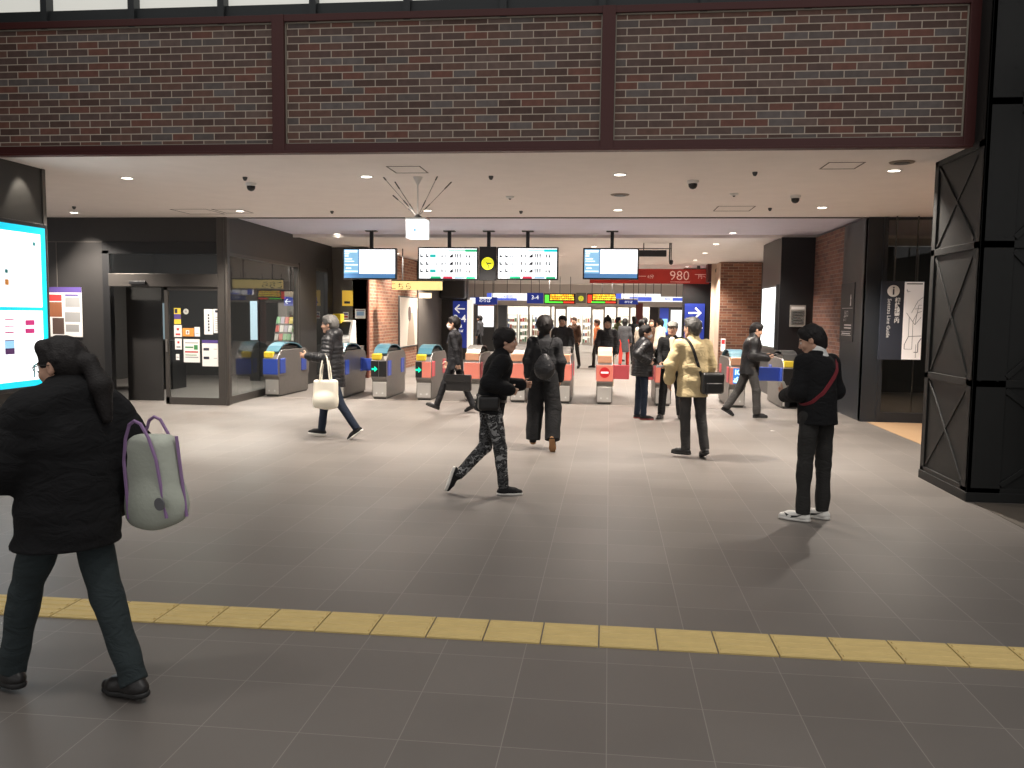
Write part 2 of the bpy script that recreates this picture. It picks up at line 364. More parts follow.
MB().lathe((0, 0, 0), [(.05, -.004), (.05, 0)], 20, axis='y').build('disc', mat('silver_sticker', (.5, .5, .45), .4), o)
MB().lathe((0, 0, 0), [(.02, -.006), (.02, -.004)], 12, axis='y').build('printed_centre', gry, o)
notice(174, 182, 325, 337, 'door_notice', 'small white notice with red mark under the yellow and violet notice '+D, PAP, [(.35, .65, .55, .75, rdp), (.2, .8, .15, .3, rdp)])
notice(182.5, 194, 328, 336.5, 'door_notice', 'small orange notice with a white centre '+D, orr, [(.3, .6, .25, .75, PAP), (.38, .52, .35, .65, rdp)])
notice(194.5, 200, 327, 336.5, 'door_notice', 'small plain pale notice right of the orange notice '+D, PAP, [(.15, .8, .3, .36, gry)])
notice(175, 182, 338.5, 349.5, 'door_notice', 'small white notice with red mark left of the large sheet '+D, PAP, [(.35, .65, .55, .75, rdp), (.2, .8, .15, .3, gry)])
notice(183.5, 200, 339, 362.5, 'door_notice', 'large white sheet with a green picture and red line '+D, PAP, [(.65, .88, .55, .75, gnp), (.08, .9, .42, .48, rdp), (.1, .6, .62, .68, gnp), (.1, .9, .82, .86, gry), (.1, .9, .2, .24, gry), (.1, .8, .3, .33, gnp)])
notice(176, 179.5, 354, 360, 'door_notice', 'tiny blank white label low on the left '+D, PAP, [(.2, .8, .4, .5, gry)])
notice(204, 213, 309, 334.5, 'door_notice', 'tall narrow white strip with a column of dark characters '+D, PAP, [(.42, .62, .12+.12*k, .2+.12*k, INK) for k in range(6)])
notice(213.3, 220, 309, 333, 'door_notice', 'tall white strip with fine print at the right edge '+D, PAP, [(.25, .75, .85, .95, INK)]+[(.2, .85, .1+.09*k, .13+.09*k, gry) for k in range(7)])
notice(202, 220, 340, 366.5, 'door_notice', 'white sheet with a violet heading and two dark bars '+D, PAP, [(0, 1, .88, 1, pur), (.08, .4, .6, .7, INK), (.08, .4, .27, .37, INK), (.65, .85, .65, .67, gry), (.65, .85, .3, .32, gry)])
notice(48.5, 83, 287, 337, 'wall_poster', 'large poster with a blue heading and reddish photo behind the lit screen', PAP,
       [(0, 1, .89, 1, pur), (.02, .4, .72, .85, rdp), (.02, .4, .4, .7, mat('brown_print', (.25, .09, .04))), (.1, .45, .05, .38, mat('dark_print', (.08, .05, .04))), (.5, .95, .6, .8, gry), (.48, .95, .3, .5, gry), (.5, .9, .1, .25, gry), (.5, .9, .82, .86, pur)], Yp=OY-.012, cat='poster', t=.01)
# side wall of the office (leans slightly away from the axis)
sdir = Vector((EX-OX, EY-OY, 0)); SL = sdir.length; sdir.normalize(); sn = Vector((sdir.y, -sdir.x, 0))
def S(y): return Vector((OX+(y-OY)/(EY-OY)*(EX-OX), y, 0))
def sbox(mb, ya, yb, z0, z1, off=0, t=.1, m=0):
    A, B = S(ya), S(yb); c_ = (A+B)/2+sn*(off-t/2); c_.z = (z0+z1)/2
    return mb.obox(c_, (B-A)/2, sn*t/2, Vector((0, 0, (z1-z0)/2)), m)
m = MB(); sbox(m, OY, EY, 2.75, CZ+.05); sbox(m, 18.75, 20.0, 0, 2.8, .02); sbox(m, 20.95, EY, 0, 2.8, .02)
struct('wall_office_side', m, DKW)
m = MB(); sbox(m, OY+.1, 18.8, 0, .14, .01, .12); sbox(m, OY+.1, 18.8, 2.70, 2.76, .01, .12); sbox(m, 20, 21, 0, .14, .01, .12); sbox(m, 20, 21, 2.70, 2.76, .01, .12); sbox(m, 18.66, 18.76, .1, 2.72, .01, .12); sbox(m, OY+.1, OY+.16, .1, 2.72, .01, .1)
w3 = struct('window_3', m, FRM)
m = MB(); sbox(m, OY+.16, 18.66, .14, 2.70, -.04, .012); sbox(m, 20, 20.95, .14, 2.7, -.04, .012)
m.build('pane', GLS, w3)
# office interior
struct('wall_office_back', MB().box(-11.9, -7.3, 21.3, 21.4, 0, CZ).box(-12, -11.9, OY, 21.4, 0, CZ), mat('office_inner_wall', (.055, .052, .05), .7))
# imitated reflection of a blue sign and a lit kiosk screen
def screen_thing(name, label, cat, c, w, h, face, parts):
    pass
o = empty('ticket_machine', (-9.75, 17.3, 0), 'dark service counter with a lit screen seen through the office doorway', 'counter')
MB().box(-.45, .45, 0, .6, 0, 1.05).build('cabinet', BKP, o, bevel=.01)
MB().box(-.34, .30, -.02, .04, 1.08, 1.85).build('screen', emis('counter_screen', (.25, .33, .36), .8), o)
MB().box(-.40, .36, .0, .1, 1.03, 1.9).build('screen_surround', STD, o, bevel=.01)
MB().box(-.3, -.1, -.026, -.02, 1.5, 1.8).build('screen_image', SCRW, o); MB().box(-.2, .25, -.026, -.02, 1.15, 1.3).build('screen_image', SCRL, o)
# solid panel built behind the office glass to imitate a reflected blue sign
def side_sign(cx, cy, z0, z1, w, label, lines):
    o = empty('reflected_sign', (cx, cy, z0), label, 'sign')
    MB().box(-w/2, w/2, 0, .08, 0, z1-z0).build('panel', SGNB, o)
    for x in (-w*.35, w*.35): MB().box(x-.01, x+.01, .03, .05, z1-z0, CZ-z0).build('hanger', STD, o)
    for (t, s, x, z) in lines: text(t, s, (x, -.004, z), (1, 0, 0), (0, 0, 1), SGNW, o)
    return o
side_sign(-7.50, 20.1, 1.84, 2.06, .80, 'small blue sign with white arrow and lettering imitating a reflection in the left office window', [('←', .2, -.3, .1), ('のりば', .15, .08, .1)])
# brochure rack
rk = empty('brochure_rack', (-7.47, 19.35, 0), 'tall sloping metal rack full of leaflets behind the left office window', 'rack', rz=0); rk.scale = (.72, 1, .86)
m = MB()
for x in (-.52, .52): m.bar((x, -.3, 0), (x, .18, 1.75), .05, .03, (1, 0, 0))
m.box(-.52, .52, -.34, .3, .02, .08)
for k in range(7): m.box(-.52, .52, -.36+.07*k, -.22+.07*k, .22+.23*k, .235+.23*k).box(-.52, .52, -.37+.07*k, -.362+.07*k, .22+.23*k, .27+.23*k)
m.build('frame', STL, rk)
lc = [(.7, .68, .6), (.5, .1, .08), (.1, .25, .45), (.65, .5, .1), (.2, .4, .2), (.6, .55, .5), (.35, .3, .35)]
lm = [mat('leaflet_%d' % i, c_, .6) for i, c_ in enumerate(lc)]
lp = None
for k in range(7):
    for j in range(7):
        if lp is None: lm_ = MB().obox((0, 0, .1), (.055, 0, 0), (0, .008, 0), (0, .03, .1)); proto = lm_.build('leaflet', lm[0]); o = proto; lp = 1
        else: o = proto.copy(); o.data = proto.data.copy(); C.objects.link(o)
        o.data.materials[0] = lm[(k*3+j*2+(k*j) % 3) % 7]
        ca, sa = 1, 0; lx, ly = -.31+.103*j, -.33+.07*k
        o.location = (-7.47+lx, 19.35+ly, (.24+.23*k)*.86); o.scale = (.78, 1, .9)
        tag(o, 'upright printed leaflet standing in the sloping rack behind the left office window', 'leaflet', 'leaflets in the brochure rack')
# facing dark wall with yellow sign and posters beside the brick pillar
YP = 21.5
struct('wall_machine_bay', MB().box(EX-.05, -6.2, YP, YP+.15, 0, CZ), mat('warm_charcoal', (.10, .088, .078), .6))
notice(342.5, 353, 290.5, 306, 'yellow_sign', 'square yellow sign with dark characters on the wall left of the brick pillar', mat('yellow_lit_sign', (.75, .48, .05), .5, emit=(.8, .5, .05), es=.35), [(.2, .75, .15, .3, INK)], Yp=YP-.01, cat='sign', t=.03)
notice(355, 365.5, 309, 318.5, 'wall_notice', 'white sheet with blue print on the wall beside the brick pillar', PAP, [(.15, .85, .3, .75, mat('pale_blue_print', (.25, .4, .65))), (.1, .9, .82, .9, pur)], Yp=YP-.01)
notice(343, 348.5, 312, 319, 'wall_notice', 'small pink and white sheet below the yellow sign', PAP, [(.1, .9, .2, .45, rdp), (.1, .9, .6, .85, pur)], Yp=YP-.01)
# left brick wall along the concourse
BR2 = brickm('warm_brick_left', [(.26, .105, .06), (.31, .135, .075), (.22, .09, .055), (.35, .16, .095), (.28, .12, .07)], (.42, .34, .26), 'yz', .30, .085, .014)  # lighter brick and mortar tones than the right-hand brick
struct('wall_left_brick', MB().box(-6.6, -6.2, YP, 31.0, 0, CZ), BR2)
struct('trim_14', MB().box(-6.22, -6.17, YP-.03, YP+.05, 0, CZ), mat('red_brown_edge', (.20, .06, .04), .5))
def lw(px, py, X=-6.2):
    d_ = ray(px, py); k = X/d_.x; return Vector((X, d_.y*k, H+d_.z*k))
def sidebox(px0, px1, py0, py1, name, label, cat, m, bits=(), X=-6.2, t=.05, sgn=1):
    A, B = lw(px0, py0, X), lw(px1, py1, X); z1_ = A.z; z0_ = lw(px0, py1, X).z
    ya, yb = min(A.y, B.y), max(A.y, B.y)
    o = empty(name, (X, (ya+yb)/2, z0_), label, cat)
    L, Hh = yb-ya, z1_-z0_
    MB().box(0, sgn*t, -L/2-.04, L/2+.04, -.04, Hh+.04).build('frame', STD, o, bevel=.004)
    MB().box(sgn*t, sgn*(t+.006), -L/2, L/2, 0, Hh).build('face', m, o)
    for (u0, u1, v0, v1, mm) in bits: MB().box(sgn*(t+.006), sgn*(t+.009), -L/2+u0*L, -L/2+u1*L, v0*Hh, v1*Hh).build('printed_area', mm, o)
    return o
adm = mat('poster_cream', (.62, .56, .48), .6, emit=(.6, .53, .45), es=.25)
o = sidebox(398.5, 415.5, 297, 347, 'framed_poster', 'framed cream poster of a standing dark-haired figure on the left brick wall', 'poster', adm)
L = 1
yy = o.location.y
fg = MB()
fg.lathe((.062, .05, 1.02), [(.001, -.30), (.16, -.2), (.20, 0), (.15, .16), (.001, .2)], 12)
fg.v = [(.060+(v[0]-.062)*.02, v[1], v[2]) for v in fg.v]; fg.build('printed_hair', mat('brown_hair_print', (.12, .08, .07)), o)
fg = MB(); fg.prism([(-.25, 0), (.75, 0), (.6, .7), (.5, 1.0), (.1, 1.0), (-.1, .6)], (.058, 0, .02), (0, 1, 0), (0, 0, 1), (.003, 0, 0)); fg.build('printed_dress', mat('tan_print', (.45, .36, .28)), o)
sidebox(418, 431, 310, 340, 'lit_advert_panel', 'blank white lightbox on the dark wall past the left brick poster', 'lightbox', SGNW)
struct('wall_left_dark', MB().box(-6.19, -6.14, lw(416.5, 320).y, 31, 0, CZ), mat('warm_charcoal', (.10, .088, .078)))
# yellow lit overhead sign and dark round-topped unit beyond it
A, B = AT(392, 281, 22), AT(441, 290, 22)
o = empty('hanging_lit_sign', ((A.x+B.x)/2, 22, B.z), 'long yellow lit sign hanging from the ceiling in front of the left brick wall', 'sign')
W_, H_ = B.x-A.x, A.z-B.z
MB().box(-W_/2, W_/2, 0, .18, 0, H_).build('lightbox', emis('yellow_cream_light', (1, .78, .30), 1.1), o)
MB().box(-W_/2-.02, W_/2+.02, -.01, .2, H_, H_+.03).build('top_rail', STD, o)
text('こちら', .2, (-W_*.32, -.004, H_*.35), (1, 0, 0), (0, 0, 1), INK, o)
for x in (-W_*.3, W_*.3): MB().box(x-.012, x+.012, .08, .1, H_, CZ+.02-B.z).build('hanger', STD, o)
A, B = AT(419, 293, 24.2), AT(431, 297.5, 24.2)
o = empty('small_lit_sign', ((A.x+B.x)/2, 24.2, B.z-.02), 'small cream lit sign hanging just behind the long yellow lit sign', 'sign')
MB().box(-.18, .18, 0, .08, 0, .15).build('lightbox', emis('cream_light', (1, .85, .6), 1), o)
MB().box(-.01, .01, .03, .05, .15, CZ+.02-o.location.z).build('hanger', STD, o)
# ------------------------------------------------------------------ far end: walls that carry the platform signs
YS = 31.0
xl1 = AT(467, 340, YS).x
struct('wall_platform_left', MB().box(-6.6, xl1, YS, YS+.3, 0, CZ), DKW)
o = MB().box(AT(442, 290, YS).x, AT(467, 290, YS).x, YS-.55, YS-.01, AT(450, 299, YS).z, CZ).build('signage_housing', BKP, bevel=.08)
tag(o, 'black round-cornered box above the blue sign with the left arrow', 'box')
def plat_sign(px0, px1, py0, py1, label, lines, Y=YS-.06):
    A, B = AT(px0, py0, Y), AT(px1, py1, Y); w, h = B.x-A.x, A.z-B.z
    o = empty('platform_sign', (A.x+w/2, Y, B.z), label, 'sign')
    MB().box(-w/2, w/2, 0, .06, 0, h).build('panel', SGNB, o)
    for t, s, u, v_ in lines: text(t, s*h, (u*w, -.004, v_*h), (1, 0, 0), (0, 0, 1), mat('sign_white_letter', (.9, .9, .9), .5, emit=(1, 1, 1), es=.5), o, bold=.004)
    return o
plat_sign(453, 466.5, 301, 348, 'tall blue sign reading 3 4 with a left arrow', [('←', .3, 0, .83), ('3·4', .22, 0, .62), ('番線', .08, -.1, .46), ('のりば', .06, -.05, .36)])
# white vertical light strip at the corner
A, B = AT(467.5, 302, YS-.05), AT(471.5, 360, YS-.05)
o = MB().box(A.x, B.x, YS-.1, YS+.3, 0, 2.2).build('corner_light_column', emis('soft_white_light', (1, .93, .82), .9)); tag(o, 'slim glowing white column at the corner beside the blue 3 4 sign', 'light')
# red banner
YB = 29
A, B = AT(590, 268.5, YB), AT(709, 283.5, YB); zt_, zb_ = A.z, AT(660, 283.5, YB).z
o = empty('price_banner', ((A.x+B.x)/2, YB, zb_), 'long red overhead banner reading 980 in pale digits', 'banner')
w = B.x-A.x; h = zt_-zb_
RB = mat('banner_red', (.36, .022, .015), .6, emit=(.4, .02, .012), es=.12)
MB().box(-w/2, w/2, 0, .12, 0, h).build('panel', RB, o)
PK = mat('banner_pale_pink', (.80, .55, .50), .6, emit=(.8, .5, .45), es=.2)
cx = AT(679.5, 275, YB).x-o.location.x
text('980', h*.92, (cx, -.005, h*.52), (1, 0, 0), (0, 0, 1), PK, o, bold=-.003)
text('6分', h*.3, (cx-.95, -.005, h*.46), (1, 0, 0), (0, 0, 1), PK, o); text('円〜', h*.3, (cx+.75, -.005, h*.46), (1, 0, 0), (0, 0, 1), PK, o)
MB().box(cx-2.0, cx-1.1, -.004, 0, h*.48, h*.51).box(cx-.3, cx+.35, -.004, 0, h*.1, h*.13).box(cx+.5, cx+.95, -.004, 0, h*.62, h*.65).build('thin_rule', PK, o)
MB().box(-w/2+.8, -w/2+.9, .05, .1, h, CZ+.02-zb_).box(w/2-.4, w/2-.3, .05, .1, h, CZ+.02-zb_).build('hanger', STD, o)
A, B = AT(708, 262, YB-1), AT(719.5, 282, YB-1)
o = empty('red_ceiling_box', ((A.x+B.x)/2, YB-1, B.z), 'dark red box under the ceiling at the right end of the red banner', 'box')
W_, H_ = B.x-A.x, CZ+.02-B.z
MB().box(-W_/2, W_/2-.12, 0, .5, 0, H_).build('housing', RED, o, bevel=.01)
MB().lathe((.12, -.12, H_*.62), [(.10, -.1), (.12, .0), (.10, .14)], 16, axis='y').build('lamp_head', STD, o, smooth=True)
# right platform wall
YR = 30.4
A, B = AT(683, 300, YR), AT(711.5, 300, YR)
struct('wall_platform_right', MB().box(A.x, B.x+.3, YR, YR+.3, 0, CZ), BLK)
plat_sign(685, 703.5, 303.5, 352, 'tall blue sign reading 1 2 with a right arrow', [('→', .36, .0, .80), ('1·2', .24, .05, .56), ('番線', .08, -.1, .40), ('のりば', .06, -.05, .30)], Y=YR-.06)
# far shop
YF = 47.0
A, B = AT(485, 300, YF), AT(684, 300, YF)
WSH = emis('shop_glow', (1, .93, .82), .85)
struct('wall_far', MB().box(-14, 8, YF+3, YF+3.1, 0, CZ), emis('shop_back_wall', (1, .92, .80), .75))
zs = AT(560, 306, YF).z
struct('wall_far_header', MB().box(-14, 8, YF-.1, YF+.1, zs, CZ), mat('pale_header', (.62, .55, .50), .7))
struct('wall_far_left', MB().box(-14, AT(498, 300, YF).x, YF, YF+.1, 0, zs).box(-14, -13.9, YS, YF, 0, CZ), mat('grey_shop_wall', (.25, .23, .22), .7))
struct('wall_far_right', MB().box(AT(650, 300, YF).x, 8, YF, YF+.1, 0, zs), mat('dark_shop_wall', (.05, .04, .04), .7))
fr = MB()
for px in (498, 505, 529, 551, 555.5, 566.5, 592, 604.5, 617, 630):
    x = AT(px, 300, YF).x; fr.box(x-.05, x+.05, YF-.05, YF+.05, 0, zs)
for a_, b_ in ((555.5, 566.5), (592, 604.5)):
    fr.box(AT(a_, 300, YF).x, AT(b_, 300, YF).x, YF-.06, YF+.05, zs-.18, zs-.05)
fr.box(AT(498, 300, YF).x, AT(640, 300, YF).x, YF-.05, YF+.05, zs-.05, zs+.03)
w4 = struct('window_4', fr, mat('champagne_frame', (.45, .40, .35), .4, .5))
MB().box(AT(498, 300, YF).x, AT(640, 300, YF).x, YF-.01, YF+.01, .1, zs-.05).build('pane', GLS, w4)
# merchandise stands inside the far shop
gm = [mat('goods_%d' % i, c_, .6) for i, c_ in enumerate([(.55, .25, .2), (.2, .35, .22), (.65, .5, .3), (.2, .25, .4), (.6, .12, .1), (.5, .45, .4)])]
rnd = random.Random(5)
for i, px in enumerate((512, 524.5, 537, 549.5, 575, 587.5, 612, 625, 638)):
    x = AT(px, 320, YF+1.2).x
    o = empty('merchandise_stand', (x, YF+1.2, 0), 'display stand of small goods behind the far bright shop glass', 'display stand', 'merchandise stands in the far shop')
    m = MB().box(-.3, .3, 0, .4, 0, .1).box(-.3, -.27, 0, .4, 0, 1.7).box(.27, .3, 0, .4, 0, 1.7)
    for k in range(5): m.box(-.3, .3, 0, .4, .1+.38*k, .13+.38*k)
    m.build('shelf_frame', mat('pale_shelf', (.6, .55, .5), .6), o)
    m = MB()
    for k in range(4):
        for j in range(4): m.box(-.25+.13*j, -.25+.13*j+.10, .02, .2, .13+.38*k, .13+.38*k+rnd.uniform(.12, .28), rnd.randrange(6))
    m.build('goods', gm, o)
# lit advert left of the shop and grey machine below it
def lit_box(px0, px1, py0, py1, Y, name, label, m, frame=STD, cat='lightbox', dep=.15, stand=True, pics=()):
    A, B = AT(px0, py0, Y), AT(px1, py1, Y); w, h = B.x-A.x, A.z-B.z
    o = empty(name, (A.x+w/2, Y, 0 if stand else B.z), label, cat); z0 = B.z if stand else 0
    MB().box(-w/2-.05, w/2+.05, .02, dep, 0 if stand else -.05, z0+h+.05).build('cabinet', frame, o, bevel=.01)
    MB().box(-w/2, w/2, 0, .03, z0, z0+h).build('lit_face', m, o)
    for u0, u1, v0, v1, mm in pics: MB().box(-w/2+u0*w, -w/2+u1*w, -.004, 0, z0+v0*h, z0+v1*h).build('printed_area', mm, o)
    return o
lit_box(478, 493.5, 305, 327, 38, 'lit_advert_panel', 'white lit panel above grey cabinet left of the far shop, with a red top edge', SGNW, pics=[(0, 1, .96, 1, rdp)])
lit_box(499, 506, 306, 340, 40, 'dark_display_pillar', 'narrow dark upright panel just left of the far shop shelves', BLK, cat='pillar')
lit_box(671, 683, 310, 345, 38, 'lit_advert_panel', 'white lit panel near the far right wall beside the blue 1 2 sign', SGNW)
lit_box(660, 668, 308, 335, 40, 'blue_display_panel', 'narrow blue lit panel left of the far right white lit panel', SGNB, pics=[(.3, .9, .1, .6, emis('sky_blue_light', (.2, .5, 1), 1.3))])
lit_box(637, 641, 304, 350, 42, 'red_pillar', 'slim dull red pillar at the right end of the far bright shop', mat('dull_red', (.16, .035, .03), .6), frame=mat('dull_red', (.16, .035, .03), .6), cat='pillar')
# long hanging direction signs
def hang(px0, px1, py0, py1, Y, label, m, lines=(), blocks=(), name='overhead_sign', nh=3):
    A, B = AT(px0, py0, Y), AT(px1, py1, Y); w, h = B.x-A.x, A.z-B.z
    o = empty(name, (A.x+w/2, Y, B.z), label, 'sign')
    MB().box(-w/2, w/2, 0, .15, 0, h).build('lightbox', m, o)
    for u0, u1, v0, v1, mm in blocks: MB().box(-w/2+u0*w, -w/2+u1*w, -.006, 0, v0*h, v1*h).build('lit_patch', mm, o)
    for t, s, u, v_, mm in lines: text(t, s*h, (-w/2+u*w, -.009, v_*h), (1, 0, 0), (0, 0, 1), mm, o)
    for k in range(nh):
        x = -w/2+w*(k+.5)/nh; MB().box(x-.012, x+.012, .06, .085, h, CZ+.02-B.z).build('hanger', STD, o)
    return o
LBE = emis('sign_blue_bright', (.10, .16, .75), .9)
hang(470, 497, 297, 304.5, 36, 'blue and white overhead sign at the far left above the lit advert panel', SGNB, [('のりば', .55, .55, .5, SGNW)], [(0, .2, .1, .9, SGNW), (.35, .8, .8, 1, SGNW)])
hang(487, 527, 293, 300.5, 37, 'long white-lit overhead sign with blue lettering left of the number 3 4 sign', SGNW, [('3·4番線', .55, .5, .5, LBE)], [(0, .12, 0, 1, LBE), (.2, .75, .0, .3, LBE)])
hang(527, 543, 292.8, 303.5, 36.5, 'blue overhead sign reading 3 4 left of the amber departure board', SGNB, [('3-4', .55, .5, .55, SGNW)], nh=2)
hang(638, 684, 296.5, 302, 36, 'long pale blue-lit overhead sign at the far right of the concourse', SGNW, [('1·2番線', .6, .6, .5, LBE)], [(.0, .3, .1, .9, LBE), (.75, .98, .2, .8, LBE)])
hang(616, 661, 293.5, 299, 37.2, 'long white overhead sign with blue lettering right of the red and amber board', SGNW, [('改札口', .6, .5, .5, LBE)], [(0, .12, 0, 1, LBE), (.3, .8, .05, .3, LBE)])
hang(619, 638, 299.8, 304.5, 36.6, 'small deep blue overhead sign under the long white one at the far right', SGNB, [('のりば', .6, .5, .5, SGNW)], nh=2)
AMB = emis('led_amber', (1, .42, .02), 1.6); LGR = emis('led_green', (.1, .8, .05), 1.3); LRD = emis('led_red', (1, .05, .02), 1.3); LYL = emis('led_yellow', (1, .75, .05), 1.5)
def led(px0, px1, label, seed, gcol):
    r = random.Random(seed); bl = []
    for row in range(3):
        u = .2
        while u < .93:
            wd_ = r.uniform(.02, .07); mm = (LYL, AMB, AMB, LYL)[r.randrange(4)]
            bl.append((u, min(u+wd_, .95), .36+.2*row, .50+.2*row, mm)); u += wd_+.012
    bl.append((.03, .16, .1, .85, gcol)); bl.append((.15, .6, .08, .22, LGR)); bl.append((.62, .95, .08, .22, LRD))
    return hang(px0, px1, 293.3, 304, 38, label, mat('led_board_black', (.02, .012, .008), .5), (), bl, 'departure_board', 3)
led(544, 575.5, 'amber departure board left of the far clock, green block at its left end', 2, LGR)
led(587, 617, 'amber departure board right of the far clock, red block at its left end', 9, LRD)
A = AT(581, 298.5, 38)
o = empty('hanging_clock', (A.x, 38, A.z-.2), 'small yellow clock on a grey box between the two amber departure boards', 'clock')
MB().box(-.22, .22, 0, .15, 0, .45).build('case', mat('grey_clock_case', (.18, .17, .15), .5), o)
MB().lathe((0, -.005, .2), [(.12, -.01), (.12, .01)], 24, axis='y').build('dial', mat('clock_yellow', (.75, .75, .05), .5, emit=(.7, .75, .05), es=.5), o)
MB().bar((0, -.02, .2), (.05, -.02, .26), .015, .004, (0, 1, 0)).bar((0, -.02, .2), (-.02, -.02, .1), .012, .004, (0, 1, 0)).build('hand', INK, o)
# ------------------------------------------------------------------ right side
BR3 = brickm('warm_brick_right', [(.20, .075, .045), (.25, .10, .058), (.16, .065, .042), (.28, .12, .07), (.22, .085, .05)], (.33, .25, .19), 'xz', .30, .085, .014)
YK = 26.8
xk0, xk1 = AT(720, 300, YK).x, AT(760, 300, YK).x
struct('wall_right_brick_end', MB().box(xk0, xk1+.6, YK, YK+.5, 0, CZ), BR3)
struct('wall_right_plaster', MB().box(AT(711, 300, YK+1).x, xk0-.0, YK+1.0, YK+1.1, 0, CZ).box(xk0-.02, xk0, YK, YK+1.1, 0, CZ), mat('warm_plaster', (.42, .32, .25), .7))
o = MB().box(AT(715, 330, YK+1).x, AT(719, 330, YK+1).x, YK+.97, YK+1.0, 0, AT(716, 303, YK+1).z).build('door_2', BLK); o['kind'] = 'structure'
struct('wall_right_bay', MB().box(xk1+.02, 6.5, YK-.02, YK-.0, 0, CZ).box(5.2, 5.3, 19.0, YK, 0, CZ), mat('warm_charcoal', (.10, .088, .078)))
RX = 4.2
xc0 = AT(778.5, 330, 18.3).x; xcL = AT(767, 330, 20.3).x
struct('wall_column_right', MB().box(xc0, RX+.15, 18.3, 20.4, 0, CZ), mat('black_column_panel', (.018, .018, .020), .4, .2))
# lit panel on the column's inner face
A, B = 18.45, 20.0
zl1, zl0 = AT(772, 288, 19.2).z, AT(772, 346, 19.2).z
o = empty('lit_advert_panel', (xc0, 19.2, zl0), 'tall narrow lit advert panel on the side of the black column by the right gates', 'lightbox')
MB().box(-.06, 0, -.8, .8, -.05, zl1-zl0+.05).build('frame', STD, o); MB().box(-.07, -.06, -.75, .75, 0, zl1-zl0).build('lit_face', emis('cool_white_light', (.9, .97, 1), 1.3), o)
notice(790, 805, 305, 327, 'wall_poster', 'framed greyish notice with dense print on the front of the black column', mat('grey_notice', (.36, .34, .31), .6), [(.08, .92, .8, .93, PAP), (.08, .92, .1, .75, mat('mid_grey_print', (.16, .16, .15)))]+[(.14, .86, .15+.12*k, .19+.12*k, PAP) for k in range(5)], Yp=18.29, cat='poster', t=.012)
BR4 = brickm('right_side_brick', [(.15, .06, .042), (.18, .075, .05), (.12, .052, .04), (.20, .09, .06)], (.24, .20, .17), 'yz', .23, .0745, .01)
struct('wall_right_brick_side', MB().box(RX, RX+.12, 16.05, 18.3, 0, CZ), BR4)
struct('wall_right_office', MB().box(RX-.02, RX+.1, 14.62, 16.05, 0, CZ), DKB)
x1_, x2_ = AT(880, 330, 14.6).x, 7.9
m = MB().box(RX-.02, x1_, 14.6, 14.75, 0, CZ).box(x1_, x2_, 14.6, 14.72, 0, .16).box(x1_, x2_, 14.62, 14.72, CZ-.04, CZ).box(x1_-.01, x1_+.06, 14.58, 14.72, 0, CZ).box(6.3, 6.36, 14.6, 14.72, 0, CZ)
w5 = struct('window_5', m, DKB)
MB().box(x1_+.06, x2_, 14.66, 14.672, .16, CZ-.04).build('pane', GLS, w5)
struct('wall_right_office_back', MB().box(4.3, 7.9, 20.6, 20.7, 0, CZ).box(7.9, 8.0, 1, 20.7, 0, CZ), mat('office_inner_wall_dark', (.04, .038, .036), .7))
fm = MB()
for k in range(5):
    x = 4.7+k*.62; fm.tube([(x, 15.6, 0), (x, 15.6, 2.9)], .012, 6)
o = tag(fm.build('curtain_rods', STL), 'row of thin upright steel rods behind the right office glass', 'rods')
# sign pictos on the dark side wall
def rw(px, py, X=RX-.02): d_ = ray(px, py); k = X/d_.x; return Vector((X, d_.y*k, H+d_.z*k))
A, B = rw(842, 295), rw(853, 336)
o = empty('pictogram_sign', (RX-.02, (A.y+B.y)/2, B.z), 'dark wall sign with white pictograms and small lettering on the right office wall', 'sign')
MB().box(-.012, 0, -.42, .42, -.1, A.z-B.z+.2).build('panel', mat('sign_dark', (.03, .03, .035), .5), o, bevel=.004)
SW = mat('sign_white_matt', (.75, .75, .75), .6); L_ = A.z-B.z
m = MB().box(-.016, -.012, -.35, .30, L_*.66, L_*.67)
m.prism([(-.03, 0), (.03, 0), (.012, .12), (.03, .12), (0, .2), (-.03, .12), (-.012, .12)], (-.016, -.22, L_*.72), (0, -1, 0), (0, 0, 1), (.004, 0, 0))
m.build('arrow_and_rule', SW, o)
text('出口', .13, (-.016, .02, L_*.52), (0, -1, 0), (0, 0, 1), SW, o); text('⇄ i', .12, (-.016, .1, L_*.40), (0, -1, 0), (0, 0, 1), SW, o)
m = MB()
for z in (.24, .17): m.box(-.016, -.012, -.3, .12, L_*z, L_*(z+.03))
m.box(-.016, -.012, -.3, .3, L_*.0, L_*.012).box(-.016, -.012, -.3, .3, L_*.09, L_*.1).box(-.016, -.012, -.26, .26, L_*.035, L_*.06); m.build('small_print', SW, o)
# the line guide board
A, B, Cc = AT(882, 281, 14.45), AT(901, 360, 14.45), AT(925, 281, 14.45)
o = empty('line_guide_board', (A.x, 14.45, B.z), 'tall line guide board with vertical lettering and a white route map', 'sign')
w1, w2, h = B.x-A.x, Cc.x-A.x, A.z-B.z
MB().box(0, w2, 0, .05, 0, h).build('backing', mat('sign_navy_black', (.03, .035, .05), .45), o, bevel=.004)
MB().box(w1, w2-.01, -.004, 0, .01, h-.01).build('route_map', mat('map_white', (.80, .76, .74), .6, emit=(.8, .76, .74), es=.22), o)  # faint emission added so the white map reads brighter
m = MB().lathe((w1*.52, -.006, h*.875), [(.095, -.003), (.095, .004)], 24, axis='y'); m.build('information_disc', SW, o)
text('i', .19, (w1*.52, -.012, h*.875), (1, 0, 0), (0, 0, 1), INK, o, bold=.004)
for i, ch in enumerate('相鉄線案内'): text(ch, .085, (w1*.72, -.006, h*.755-i*.082), (1, 0, 0), (0, 0, 1), SW, o, bold=.002)
text('Sotetsu Line Guide', .082, (w1*.36, -.006, h*.53), (0, 0, -1), (1, 0, 0), SW, o, align='CENTER')
